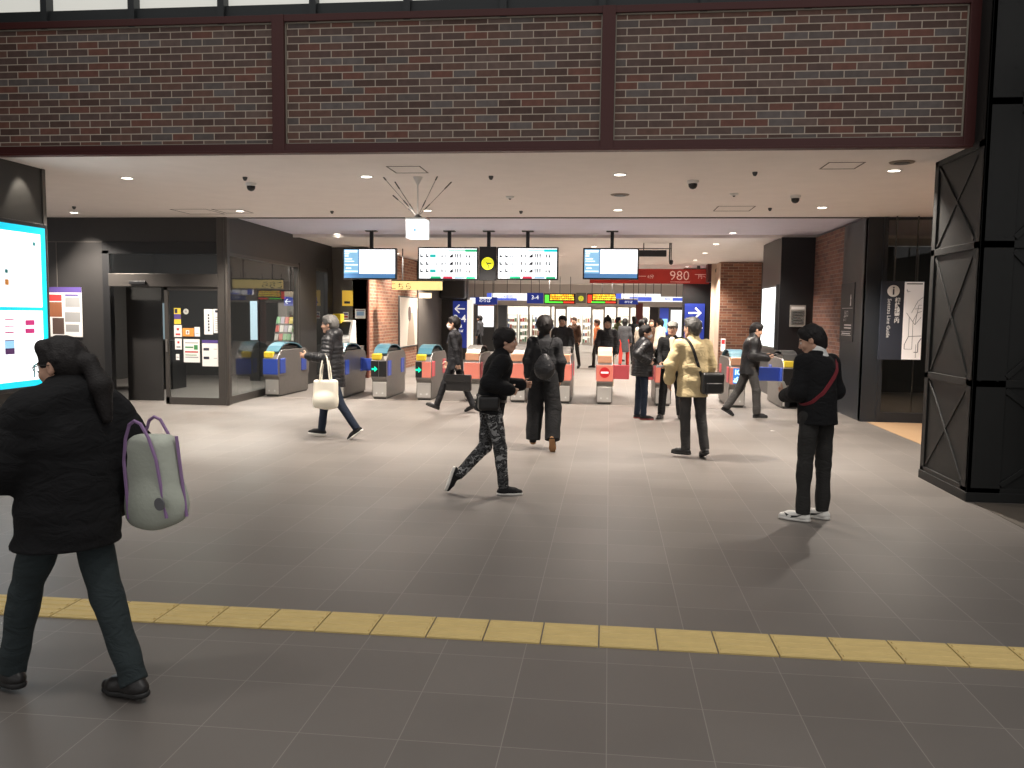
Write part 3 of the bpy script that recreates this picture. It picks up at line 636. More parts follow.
m = MB(); M2 = w2-w1
def ml(pts, wd_=.006): 
    for (a, b_), (c_, d_) in zip(pts, pts[1:]): m.bar((w1+a*M2, -.006, b_*h), (w1+c_*M2, -.006, d_*h), wd_, .003, (0, 1, 0))
m.box(w1+.1*M2, w1+.9*M2, -.008, -.004, h*.96, h*.975)
ml([(.12, .14), (.12, .2), (.3, .3), (.95, .31)], .009); ml([(.6, .1), (.8, .1), (.8, .22), (.95, .28)], .012); ml([(.3, .3), (.3, .55), (.15, .6)]); ml([(.5, .3), (.5, .5), (.7, .6), (.9, .62)])
ml([(.3, .55), (.6, .45), (.9, .55)]); ml([(.6, .45), (.75, .7), (.9, .7)]); ml([(.4, .6), (.7, .75), (.95, .8)]); ml([(.12, .14), (.5, .14), (.5, .3)]); ml([(.55, .65), (.9, .66)]); ml([(.7, .03), (.7, .2)]); ml([(.1, .88), (.3, .87)]); ml([(.12, .9), (.18, .86)])
m.build('route_lines', mat('map_line_grey', (.22, .2, .2)), o)
MB().box(w2*.3-.01, w2*.3+.01, .02, .04, h, CZ-B.z).box(w2*.8-.01, w2*.8+.01, .02, .04, h, CZ-B.z).build('hanger', STD, o)
# ------------------------------------------------------------------ riveted lattice column in the right foreground
KX0, KX1, KY0, KY1 = 3.39, 6.2, 8.36, 9.58
LAT = mat('lattice_black_paint', (.012, .0125, .012), .55, 0, spec=.35, vary=.2)
col = struct('wall_lattice_column', MB().box(KX0+.02, KX1, KY0+.02, KY1, 0, 7.0), LAT)
m = MB(); m2 = MB(); t = .02
lv = [.10, 1.12, 2.41, 3.34]
for xx, (ya, yb) in ((KX0, (KY0, KY1)),):
    m.box(xx, xx+.04, ya, ya+.15, 0, 7).box(xx, xx+.04, yb-.10, yb, 0, 7)
    for z in lv: m.box(xx, xx+.04, ya, yb, z-.035, z+.035)
    m.box(xx-.012, xx+.02, ya, yb, 0, .09)
    for za, zb in zip(lv, lv[1:]):
        m.bar((xx+.014, ya+.17, za+.06), (xx+.014, yb-.12, zb-.06), .032, .02, (1, 0, 0)); m.bar((xx+.016, ya+.17, zb-.06), (xx+.016, yb-.12, za+.06), .032, .012, (1, 0, 0))
m.box(KX0, KX0+.30, KY0, KY0+.04, 0, 7)
for z in (.10, 1.12, 2.41, 3.7, 4.9): m.box(KX0, KX1, KY0, KY0+.04, z-.035, z+.035)
m.box(KX0-.012, KX1, KY0-.015, KY0+.02, 0, .09)
fl = (.10, 1.12, 2.41, 3.7, 4.9)
for za, zb in zip(fl, fl[1:]):
    for xa in (KX0+.30, KX0+1.6):
        m.bar((xa, KY0+.008, za+.06), (xa+1.2, KY0+.008, zb-.06), .05, .03, (0, 1, 0)); m.bar((xa, KY0+.008, zb-.06), (xa+1.2, KY0+.008, za+.06), .05, .016, (0, 1, 0))
m.box(KX0+1.5, KX0+1.62, KY0, KY0+.04, 0, 7)
m.build('trim_15', LAT, bevel=.004)['kind'] = 'structure'
rv = MB()
for k in range(26):
    z = .2+.19*k
    for p in ((KX0+.06, KY0-.004), (KX0+.22, KY0-.004)): rv.lathe((p[0], p[1], z), [(.011, 0), (.008, .004)], 8, axis='y')
    if z < 3.2: rv.lathe((KX0-.002, KY0+.08, z), [(.011, 0), (.008, .002)], 8, axis='x'); rv.lathe((KX0-.002, KY1-.05, z), [(.011, 0), (.008, .002)], 8, axis='x')
rv.build('trim_16', LAT)['kind'] = 'structure'
# projecting steel bracket above, at the top right
m = MB(); m.box(4.0, 6.2, 7.5, KY0, 4.05, 4.14).box(4.0, 4.06, 7.5, KY0, 3.82, 4.14); m.bar((4.03, 7.5, 4.05), (4.03, KY0, 3.5), .09, .05, (1, 0, 0))
m.build('trim_17', BLK, bevel=.004)['kind'] = 'structure'
A, B = AT(250, 301, 19.9), AT(257.5, 340, 19.9)
o = empty('lit_info_panel', ((A.x+B.x)/2, 19.9, 0), 'tall pale-blue lit panel on a stand inside the left office', 'lightbox'); w_ = B.x-A.x
MB().box(-w_/2-.03, w_/2+.03, .01, .08, 0, A.z+.03).build('stand', STD, o); MB().box(-w_/2, w_/2, 0, .02, B.z, A.z).build('lit_face', emis('pale_blue_light', (.65, .85, .95), .8), o)
# ------------------------------------------------------------------ ticket gates
GB = mat('gate_blue', (.03, .07, .38), .4); GP = mat('gate_pink', (.62, .10, .12), .45); GS = mat('gate_salmon', (.70, .22, .16), .45, emit=(.7, .15, .12), es=.12)
GC = mat('gate_cyan_hood', (.05, .15, .20), .3, coat=.4); YG = mat('gate_yellow', (.80, .60, .04), .4); ARW = emis('arrow_green', (.0, .9, .42), 1.4)
ICB = emis('ic_blue_white', (.55, .85, 1), 1.4)
GW, GL = .33, 1.62
def flap(o, side, y, z0, z1, L, m):
    MB().box(*((GW/2, GW/2+L) if side > 0 else (-GW/2-L, -GW/2)), y, y+.05, z0, z1).build('flap', m, o, bevel=.012)
def gate(X, Y, label, kind, hood=GC, flaps=(), front='arrow', rz=0):
    o = empty('ticket_gate', (X, Y, 0), label, 'ticket gate', rz=rz)
    w = GW/2
    prof = [(.07, .03), (.07, .36), (.0, .42), (.0, .76), (.07, .84), (.22, .93), (1.42, .93), (1.56, .86), (1.62, .76), (1.62, .42), (1.55, .36), (1.55, .03)]
    MB().prism(prof, (-w+.012, 0, 0), (0, 1, 0), (0, 0, 1), (GW-.024, 0, 0)).build('cabinet', STL, o, bevel=.012)
    MB().box(-w+.04, w-.04, .09, 1.53, 0, .04).build('plinth', STD, o)
    main = GB if kind == 'blue' else GS
    for s in (-1, 1):
        for y in (.10, 1.18):
            MB().box(min(s*w, s*(w-.03)), max(s*w, s*(w-.03)), y, y+.26, .46, .76).build('flap_housing', main if kind == 'blue' else GP, o, bevel=.01)
    # front display
    if front == 'arrow':
        MB().box(-w+.01, -.005, -.012, .01, .45, .76).box(.005, w-.01, -.012, .01, .45, .76).build('display', BKP, o, bevel=.006)
        ax = -w/2
    elif front == 'arrowpink':
        MB().box(-w+.01, -.03, -.012, .01, .45, .76).build('display', BKP, o, bevel=.006); MB().box(-.025, w-.01, -.012, .01, .45, .76).build('pink_panel', GS, o, bevel=.006); ax = -w/2-.01
    elif front == 'arrowright':
        MB().box(-w+.01, w-.01, -.012, .01, .45, .76).build('display', BKP, o, bevel=.006); ax = w/2-.03
    else:
        MB().box(-w+.01, w-.01, -.012, .01, .45, .76).build('pink_panel', GS if kind != 'blue' else GB, o, bevel=.006); ax = None
    if ax is not None:
        m = MB().prism([(-.055, -.018), (.0, -.018), (.0, -.055), (.06, 0), (.0, .055), (.0, .018), (-.055, .018)], (ax, -.016, .60), (1, 0, 0), (0, 0, 1), (0, .005, 0)); m.build('green_arrow', ARW, o)
    if front == 'stop':
        MB().lathe((0, -.014, .62), [(.10, -.003), (.10, .003)], 24, axis='y').build('no_entry_disc', mat('no_entry_red', (.5, .01, .015), .5, emit=(.6, .01, .01), es=.3), o)
        MB().box(-.07, .07, -.021, -.016, .605, .635).build('no_entry_bar', SGNW, o)
    if front == 'ic':
        MB().box(-.09, .09, -.018, -.012, .46, .75).build('ic_panel', mat('ic_blue', (.03, .12, .4), .4, emit=(.05, .3, .8), es=.6), o)
        text('IC', .13, (0, -.021, .67), (1, 0, 0), (0, 0, 1), ICB, o, bold=.006); text('←', .16, (0, -.021, .53), (1, 0, 0), (0, 0, 1), ICB, o, bold=.008)
    # lower kick plate with two small lamps
    MB().box(-w+.03, w-.03, .055, .075, .05, .34).build('kick_plate', mat('bright_steel', (.6, .58, .55), .35, .7), o, bevel=.005)
    [MB().lathe((x, .052, .12), [(.018, 0), (.018, .006)], 10, axis='y').build('kick_lamp', WHT, o) for x in (-.06, .06)]
    # yellow reader on the nose, slot top and arched hood
    if kind == 'blue' or front in ('arrowpink', 'arrowright'):
        MB().box(-w+.02, w-.12, -.0, .12, .78, .90).build('card_reader', YG, o, bevel=.02)
    else:
        MB().box(-w+.03, w-.03, .02, .25, .80, .95).build('card_reader', mat('reader_peach', (.75, .40, .25), .45), o, bevel=.02)
    hp = [(.10, .90), (.24, 1.0), (.42, 1.055), (.65, 1.07), (.9, 1.055), (1.12, 1.01), (1.28, .94)]
    m = MB()
    for (a, b_), (c_, d_) in zip(hp, hp[1:]): m.obox((0, (a+c_)/2, (b_+d_)/2), (w-.03, 0, 0), (0, (c_-a)/2*1.04, (d_-b_)/2*1.04), (0, 0, .012))
    m.build('arched_hood', hood, o)
    MB().box(-w+.07, w-.07, .3, 1.15, .93, 1.0).build('ticket_slot', BKP, o, bevel=.02)
    for f in flaps: flap(o, *f)
    return o
GY = 16.25
gate(-6.68, GY, 'leftmost ticket gate with blue side panels in front of the office glass', 'blue', rz=-.04, front='plain')
gate(-5.34, GY, 'ticket gate with blue panels half hidden behind the walker with the white tote', 'blue', flaps=[(1, 1.2, .48, .74, .42, GB)])
gate(-4.47, GY, 'blue-panelled ticket gate with a yellow nose and green arrow before the brick pillar', 'blue')
gate(-3.58, GY, 'pink-panelled ticket gate with a yellow nose and green arrow left of the suited man', 'pink', front='arrowpink')
gate(-2.62, GY, 'pink ticket gate half hidden between the suited man and the running boy', 'pink', front='plain', hood=STL)
gate(-1.73, GY, 'pink ticket gate just left of the person in wide trousers', 'pink', front='plain', hood=STL)
gate(-.86, GY, 'pink ticket gate just right of the person in wide trousers', 'pink', front='plain', hood=STL)
gate(-.06, GY, 'ticket gate with a red no-entry mark and pink flaps reaching right', 'pink', front='stop', hood=mat('hood_peach', (.7, .45, .32), .4), flaps=[(1, .5, .46, .74, .31, GP)])
gate(1.05, GY, 'ticket gate behind the man in the flat cap, with a pink flap reaching left', 'pink', front='plain', hood=STL, flaps=[(-1, .5, .46, .74, .31, GP)])
gate(2.42, GY, 'ticket gate with a blue lit IC panel behind the man with the phone', 'pink', front='ic', flaps=[])
gate(3.40, GY, 'rightmost ticket gate with a yellow nose and blue flap beside the black column', 'blue', front='arrowright', hood=STD, flaps=[(-1, .3, .50, .76, .42, GB)])
# floor channel strip under the gate line
struct('trim_18', MB().box(-6.6, 4.1, GY-.12, GY-.06, 0, .004), mat('pale_floor_strip', (.30, .27, .24), .5))
# ticket machine in the bay (slanted console)
o = empty('fare_machine', (-6.62, 20.6, 0), 'low grey fare machine with a slanted yellow-topped console left of the brick pillar', 'machine')
MB().box(-.35, .35, 0, .8, 0, .85).build('cabinet', STL, o, bevel=.02)
MB().prism([(0, .85), (.0, 1.02), (.35, 1.5), (.5, 1.5), (.6, .85)], (-.2, 0, 0), (0, 1, 0), (0, 0, 1), (.42, 0, 0)).build('console', WHT, o, bevel=.02)
MB().obox((.02, .13, 1.30), (.15, 0, 0), (0, .11, .15), (0, -.012, .009)).build('screen', BKP, o)
MB().box(-.26, -.05, .1, .4, 1.42, 1.66).build('top_light', YG, o, bevel=.02)
# right foreground slim red sign post at the brick end
A = AT(723, 345, 24)
o = empty('sign_post', (A.x, 24, 0), 'slim red and white post sign in front of the right brick wall end', 'sign')
MB().box(-.02, .02, 0, .04, 0, 1.1).build('post', STL, o); MB().box(-.06, .06, -.01, .0, .75, 1.1).build('panel', WHT, o); MB().box(-.045, .045, -.015, -.01, .95, 1.07).build('red_panel', mat('no_entry_red', (.5, .01, .015)), o)
# ------------------------------------------------------------------ hanging departure screens
YD = 17.5
def hung_box(px0, px1, py0, py1, name, label, cat, post_px, Y=YD, tilt=.0, yaw=0, dep=.10, fm=BKP):
    A, B = AT(px0, py0, Y), AT(px1, py1, Y); w, h = AT(px1, (py0+py1)/2, Y).x-AT(px0, (py0+py1)/2, Y).x, AT((px0+px1)/2, py0, Y).z-AT((px0+px1)/2, py1, Y).z
    o = empty(name, (AT((px0+px1)/2, py1, Y).x, Y, AT((px0+px1)/2, py1, Y).z), label, cat, rz=yaw)
    fr = MB().box(-w/2-.03, w/2+.03, .0, dep, -.03, h+.03).build('housing', fm, o, bevel=.01)
    px = AT(post_px, py0, Y).x-o.location.x
    MB().box(px-.035, px+.035, .02, .08, h+.02, CZ+.05-o.location.z).box(px-.12, px+.12, -.02, .12, CZ+.03-o.location.z, CZ+.05-o.location.z).build('ceiling_post', BLK, o)
    return o, w, h
def info(px0, px1, label, post):
    o, w, h = hung_box(px0, px1, 249.5, 278, 'information_screen', label, 'screen', post, tilt=.1)
    P = lambda u0, u1, v0, v1, n, m, d=.004: MB().box(-w/2+u0*w, -w/2+u1*w, -d, 0, v0*h, v1*h).build(n, m, o)
    P(0, 1, 0, 1, 'screen', SCRB, .003)
    P(.30, 1, .15, 1, 'white_page', SCRW, .006); P(0.0, .28, .16, 1, 'side_column', SCRL, .006)
    for (u0, u1, v0, v1) in ((.02, .26, .90, .97), (.02, .1, .83, .87), (.02, .09, .75, .79), (.02, .16, .65, .69), (.02, .2, .57, .60), (.02, .27, .44, .48), (.02, .27, .22, .25), (.04, .14, .32, .36)): P(u0, u1, v0, v1, 'text_line', SCRW, .008)
info(344, 395, 'blank white information screen with a pale blue side column, leftmost of the hanging screens', 371)
info(584, 637, 'blank white information screen with a pale blue side column, hanging left of the red banner', 612)
def board(px0, px1, label, post, teal, hcol, seed):
    o, w, h = hung_box(px0, px1, 248.5, 278.5, 'departure_screen', label, 'screen', post)
    P = lambda u0, u1, v0, v1, n, m, d=.008: MB().box(-w/2+u0*w, -w/2+u1*w, -d, 0, v0*h, v1*h).build(n, m, o)
    P(0, 1, 0, 1, 'screen', SCRW, .004)
    P(.5, .85, .93, .955, 'header_rule', hcol); P(.80 if teal else .78, 1, .89, .97, 'header_block', hcol)
    m = MB(); r = random.Random(seed)
    g = MB()
    for i, v in enumerate((.70, .45, .20)):
        for u, ww, k in ((.02, .045, 1), (.12, .045, 1), (.39, .02, 0), (.46, .014, 0), (.52, .07, 2), (.62, .025, 3), (.655, .03, 3), (.70, .03, 3), (.78, .008, 0), (.81, .02, 0), (.86, .03, 1), (.96, .01, 0)):
            x0, x1 = -w/2+u*w, -w/2+(u+ww)*w
            if k == 1: m.box(x0, x0+.022, -.008, 0, v*h, (v+.11)*h).box(x0, x1, -.008, 0, v*h, (v+.045)*h)
            elif k == 2: m.prism([(0, 0), (x1-x0, 0), (x1-x0, .12*h), (.5*(x1-x0), .08*h)], (x0, -.008, v*h), (1, 0, 0), (0, 0, 1), (0, .004, 0))
            elif k == 3: m.box(x0, x1, -.008, 0, v*h, (v+.025)*h).box(x0, x1, -.008, 0, (v+.045)*h, (v+.07)*h).box(x0, x1, -.008, 0, (v+.09)*h, (v+.115)*h).box(x0+.35*(x1-x0), x0+.65*(x1-x0), -.008, 0, v*h, (v+.11)*h)
            else: m.box(x0, x1, -.008, 0, v*h, (v+r.uniform(.07, .11))*h)
        if teal and i != 1: P(.19, .29, v, v+.10, 'train_type_block', TEAL)
        else:
            for u in (.2, .24, .30): m.box(-w/2+u*w, -w/2+(u+.012)*w, -.008, 0, v*h, (v+.06)*h)
    m.build('train_rows', INK, o)
    P(.20, .38, .0, .07, 'footer_block', GRN); P(.42, .58, .0, .07, 'footer_block', REDE); P(.82, .98, 0, .06, 'footer_block', GRN); P(.62, .80, .01, .06, 'footer_block', SCRL)
board(419, 476.5, 'white departure screen with teal train type blocks, left of the round yellow clock', 449, True, GRN, 1)
board(498, 556.5, 'white departure screen with a cyan header, right of the round yellow clock', 527.5, False, emis('screen_cyan2', (.0, .6, .65), 1), 5)
o, w, h = hung_box(480.3, 494.7, 248, 279, 'station_clock', 'black hanging clock panel with a round yellow dial between the two departure screens', 'clock', 488.5)
MB().lathe((0, -.005, h*.5), [(.125, -.012), (.13, 0), (.13, .02)], 32, axis='y').build('dial', mat('clock_yellow_lit', (.75, .75, .02), .5, emit=(.85, .85, .03), es=.7), o, smooth=False)
MB().bar((0, -.022, h*.5), (.075, -.022, h*.5+.0), .02, .004, (0, 1, 0)).bar((0, -.026, h*.5), (.035, -.026, h*.5-.10), .014, .004, (0, 1, 0)).bar((-.03, -.02, h*.5+.02), (0, -.02, h*.5), .02, .004, (0, 1, 0)).build('clock_hand', INK, o)
# small black unit hanging to the right of the last screen, small arm bracket
A, B = AT(639, 250, 20), AT(666.5, 256.5, 20)
o = empty('ceiling_speaker_bar', ((A.x+B.x)/2, 20, B.z), 'slim black bar unit under the ceiling right of the last information screen', 'speaker')
W_ = B.x-A.x; MB().box(-W_/2, W_/2, 0, .15, 0, A.z-B.z).build('housing', BKP, o, bevel=.01); MB().box(-W_/2, W_/2+.1, .06, .09, A.z-B.z+.03, A.z-B.z+.05).box(W_/2+.06, W_/2+.09, .04, .1, -.12, CZ+.02-B.z).box(-W_/2+.1, -W_/2+.12, .05, .09, A.z-B.z-.01, CZ+.02-B.z).build('bracket', STD, o)
A = AT(669, 258, 20); cmo = empty('ceiling_camera', (A.x+.05, 20, A.z-.1), 'small dark camera hanging beside the slim black bar unit', 'camera')
MB().lathe((0, 0, 0), [(.005, -.06), (.045, -.03), (.05, .03), (.03, .06)], 14).build('dome', BKP, cmo, smooth=True); MB().box(-.01, .01, -.01, .01, .05, CZ+.02-cmo.location.z).build('stem', STD, cmo)
# ------------------------------------------------------------------ lit box sign with rods, hanging in the middle
YX = 10.2
A, B = AT(406, 219, YX), AT(425, 238, YX)
o = empty('hanging_box_sign', ((A.x+B.x)/2, YX, B.z), 'small white lit box sign hanging on a pole with thin rods fanning upward from it', 'sign')
s = (B.x-A.x); h = A.z-B.z
MB().box(-s/2, s/2, 0, s, 0, h).build('lightbox', emis('box_sign_white', (.95, 1, 1), 1.6), o, bevel=.004)
MB().box(-s/2-.008, s/2+.008, -.008, s+.008, h, h+.02).build('top_frame', WHT, o)
MB().box(-.02, .005, -.004, 0, h*.35, h*.5).build('printed_mark', SCRL, o)
MB().tube([(0, s/2, h), (0, s/2, CZ-B.z)], .008, 8).lathe((0, s/2, CZ-B.z-.05), [(.01, -.05), (.045, .02), (.06, .05)], 14).build('ceiling_pole', WHT, o)
MB().lathe((0, s/2, h+.02), [(.07, 0), (.05, .02), (.01, .05)], 12).build('rod_hub', BLK, o)
base = Vector((0, s/2, h+.04))
for (px, py, dy) in ((378, 171, .0), (395, 182, .15), (440, 171, -.05), (451.5, 182, .15), (393, 195.5, .35)):
    q = AT(px, py, YX+s/2+dy)-o.location; d_ = q-base
    r_ = MB().tube([base, q], .0035, 6).build('rod', STL, o)
    MB().tube([base+d_*.80, q], .008, 8).build('dark_tip', STD, r_); MB().tube([base+d_*.22, base+d_*.36], .007, 8).build('dark_sleeve', STD, r_)
MB().tube([base, base+Vector((-.11, .0, .14))], .010, 8).build('bright_rod', WHT, o)
# ------------------------------------------------------------------ ceiling fixtures
LT = []
LE = emis('downlight_glow', (1, .9, .76), 9)
def fix0():
    o = empty('downlight', (0, 0, CZ))
    MB().lathe((0, 0, 0), [(.085, -.001), (.085, -.008), (.066, -.006), (.066, -.001)], 24).build('trim_ring', WHT, o)
    MB().lathe((0, 0, 0), [(.062, -.004), (.062, -.001)], 24).build('lamp', LE, o)
    return o
def copy_tree(o, parent=None):
    c_ = o.copy(); C.objects.link(c_)
    if parent: c_.parent = parent
    for ch in list(o.children): copy_tree(ch, c_)
    return c_
DLP = [(127, 178, 0, 'first downlight from the left in the front ceiling row'), (366.6, 176.5, 0, 'front-row downlight just left of the rod sign'), (620, 174.5, 0, 'front-row downlight at the middle of the ceiling'), (894, 170.5, 0, 'front-row downlight beside the lattice column'),
       (74, 212.5, 0, 'second-row downlight nearest the lit screen on the left'), (240, 211, 0, 'second-row downlight above the left office corner'), (427.5, 210.5, 0, 'second-row downlight directly behind the rod sign'), (618, 210, 0, 'second-row downlight at the middle of the ceiling'), (822, 207.5, 0, 'second-row downlight near the right office'),
       (337, 234, .05, 'downlight in the mauve recess above the leftmost screen'), (595, 235, .05, 'downlight in the mauve recess above the last information screen'),
       (397, 253.5, .02, 'far downlight between the leftmost screen and the departure screens'), (733, 233, .05, 'downlight in the mauve recess near the black column'), (716, 244, .02, 'far-right downlight nearest of the receding row'), (705, 253, .02, 'far-right downlight second in the receding row'), (695, 260, .02, 'far-right downlight third in the receding row'), (687, 266.5, .02, 'far-right downlight farthest in the receding row'), (594, 246.5, .02, 'far downlight just above the last information screen')]
fd = None
for px, py, dz, lb in DLP:
    p = G(px, py, CZ+dz)
    o = fix0() if fd is None else copy_tree(fd)
    fd = fd or o; o.location = p; tag(o, 'round '+lb, 'downlight', 'ceiling downlights'); LT.append(p)
def fixture(px, py, name, label, cat, kind, dz=0):
    o = empty(name, G(px, py, CZ+dz), label, cat)
    if kind == 'dome':
        MB().lathe((0, 0, 0), [(.07, 0), (.07, -.03), (.05, -.04)][::-1], 20).build('base', WHT, o)
        MB().lathe((0, 0, 0), [(.008, -.105), (.035, -.095), (.052, -.07), (.055, -.04)], 20).build('dome', BKP, o, smooth=True)
    elif kind == 'dot': MB().lathe((0, 0, 0), [(.015, -.045), (.028, -.02), (.03, 0)], 14).build('head', STD, o)
    elif kind == 'vent':
        MB().lathe((0, 0, 0), [(.12, -.012), (.13, 0)], 24).build('rim', mat('vent_brown', (.25, .2, .16)), o)
        MB().lathe((0, 0, 0), [(.08, -.02), (.08, -.01)], 24).build('grille', STD, o)
    else:
        MB().lathe((0, 0, 0), [(.03, -.03), (.055, -.02), (.06, 0)], 16).build('head', WHT, o); MB().lathe((0, 0, 0), [(.012, -.045), (.02, -.03)], 10).build('sensor_tip', STD, o)
fixture(251, 183, 'dome_camera', 'dark dome camera on the front ceiling left of the rod sign', 'camera', 'dome'); fixture(693, 180.5, 'dome_camera', 'dark dome camera on the front ceiling right of the middle', 'camera', 'dome'); fixture(795.5, 195.5, 'dome_camera', 'dark dome camera on the ceiling in front of the right office', 'camera', 'dome')
for px, py, lb in ((245, 177, 'just in front of the left dome camera'), (491, 176, 'in the middle of the ceiling behind the brick beam'), (755, 172, 'between the right dome cameras'), (521, 211, 'by the mauve recess above the departure screens'), (332, 211, 'by the recess left of the rod sign'), (74, 206.5, 'above the poster wall on the far left'), (770, 208, 'by the recess near the right office')):
    fixture(px, py, 'sprinkler_head', 'tiny dark sprinkler '+lb, 'sprinkler', 'dot')
fixture(620, 194.5, 'ceiling_vent', 'round brownish ceiling vent between two downlights', 'vent', 'vent'); fixture(902, 162, 'ceiling_vent', 'round brownish ceiling vent beside the lattice column', 'vent', 'vent')
fixture(510, 196.5, 'smoke_detector', 'pale smoke detector in the middle of the front ceiling', 'detector', 'det'); fixture(734, 193.5, 'smoke_detector', 'pale smoke detector between the two right dome cameras', 'detector', 'det')
# small litter on the floor
for px, py, lb in ((862, 420, 0), (171, 413.5, 0), (912, 428, 0)): pass
o = MB().prism([(0, 0), (.07, .01), (.03, .05)], G(770, 431, .002), (1, 0, 0), (0, 1, 0), (0, 0, .003)).build('paper_scrap', PAP); tag(o, 'small white paper scrap on the floor left of the man with the red strap', 'litter')
# ------------------------------------------------------------------ lights
def area(name, p, size, power, col=(1, .86, .7), rot=(0, 0, 0), sy=None, spread=PI):
    d = bpy.data.lights.new(name, 'AREA'); d.size = size; d.energy = power; d.color = col; d.spread = spread
    if sy: d.shape = 'RECTANGLE'; d.size_y = sy
    else: d.shape = 'DISK'
    o = bpy.data.objects.new(name, d); C.objects.link(o); o.location = p; o.rotation_euler = rot; return o
def spot(name, p, power, ang=90, blend=.5, col=(1, .90, .79), rot=(0, 0, 0), r=.05):
    d = bpy.data.lights.new(name, 'SPOT'); d.energy = power; d.spot_size = math.radians(ang); d.spot_blend = blend; d.color = col; d.shadow_soft_size = r
    o = bpy.data.objects.new(name, d); C.objects.link(o); o.location = p; o.rotation_euler = rot; return o
K = 1.08
for i, p in enumerate(LT): spot('downlight_beam', p-Vector((0, 0, .02)), (800 if p.y < 12 else 800 if p.y < 15.5 else 600)*K, 128 if p.y < 12 else 118, .9 if p.y < 12 else .6)
for x in (-5.2, -2.6, 0, 2.6):            # the farther rows, hidden behind beams and screens
    for y in (22, 27, 32.5, 38, 43.5): spot('downlight_beam', (x, y, CZ-.01), 900*K, 120, .6)
for x in (-6, -2.5, 1.5): spot('downlight_beam', (x, 16.6, CZ), 800*K, 110, .6)
# unseen fill spots added high in the hall to light the foreground
for x in (-5, 0, 4): spot('hall_fill', (x, 2.2, 7.4), 340*K, 130, 1, (1, .96, .90), r=.3)
wp = wallpt(11, 185); spot('wall_washer', (LX+.20, wp.y+.15, CZ-.02), 50, 64, .5, rot=(0, math.radians(22), 0), r=.03)
spot('wall_washer', AT(72, 222, 14.1), 90, 80, .6, rot=(math.radians(28), 0, 0))
area('office_fill', (-9.2, 18, CZ-.03), .6, 90, (1, .95, .85)); area('office_fill', (-7.9, 18.3, CZ-.03), .4, 90, (1, .95, .88)); area('office_fill', (6, 17.5, CZ-.03), .4, 30)  # lights without fixtures; the middle one added to brighten the leaflet rack
area('shop_lamp', (-2, YF+1.5, CZ-.05), 8, 700, (1, .95, .88), sy=1.5)
w = bpy.data.worlds.new('hall_air'); sc.world = w; w.use_nodes = True
w.node_tree.nodes['Background'].inputs[0].default_value = (.95, .92, .90, 1); w.node_tree.nodes['Background'].inputs[1].default_value = .55
sc.view_settings.view_transform = 'Standard'; sc.view_settings.look = 'None'; sc.view_settings.gamma = 1; sc.view_settings.use_curve_mapping = False
sc.view_settings.exposure = 0.0
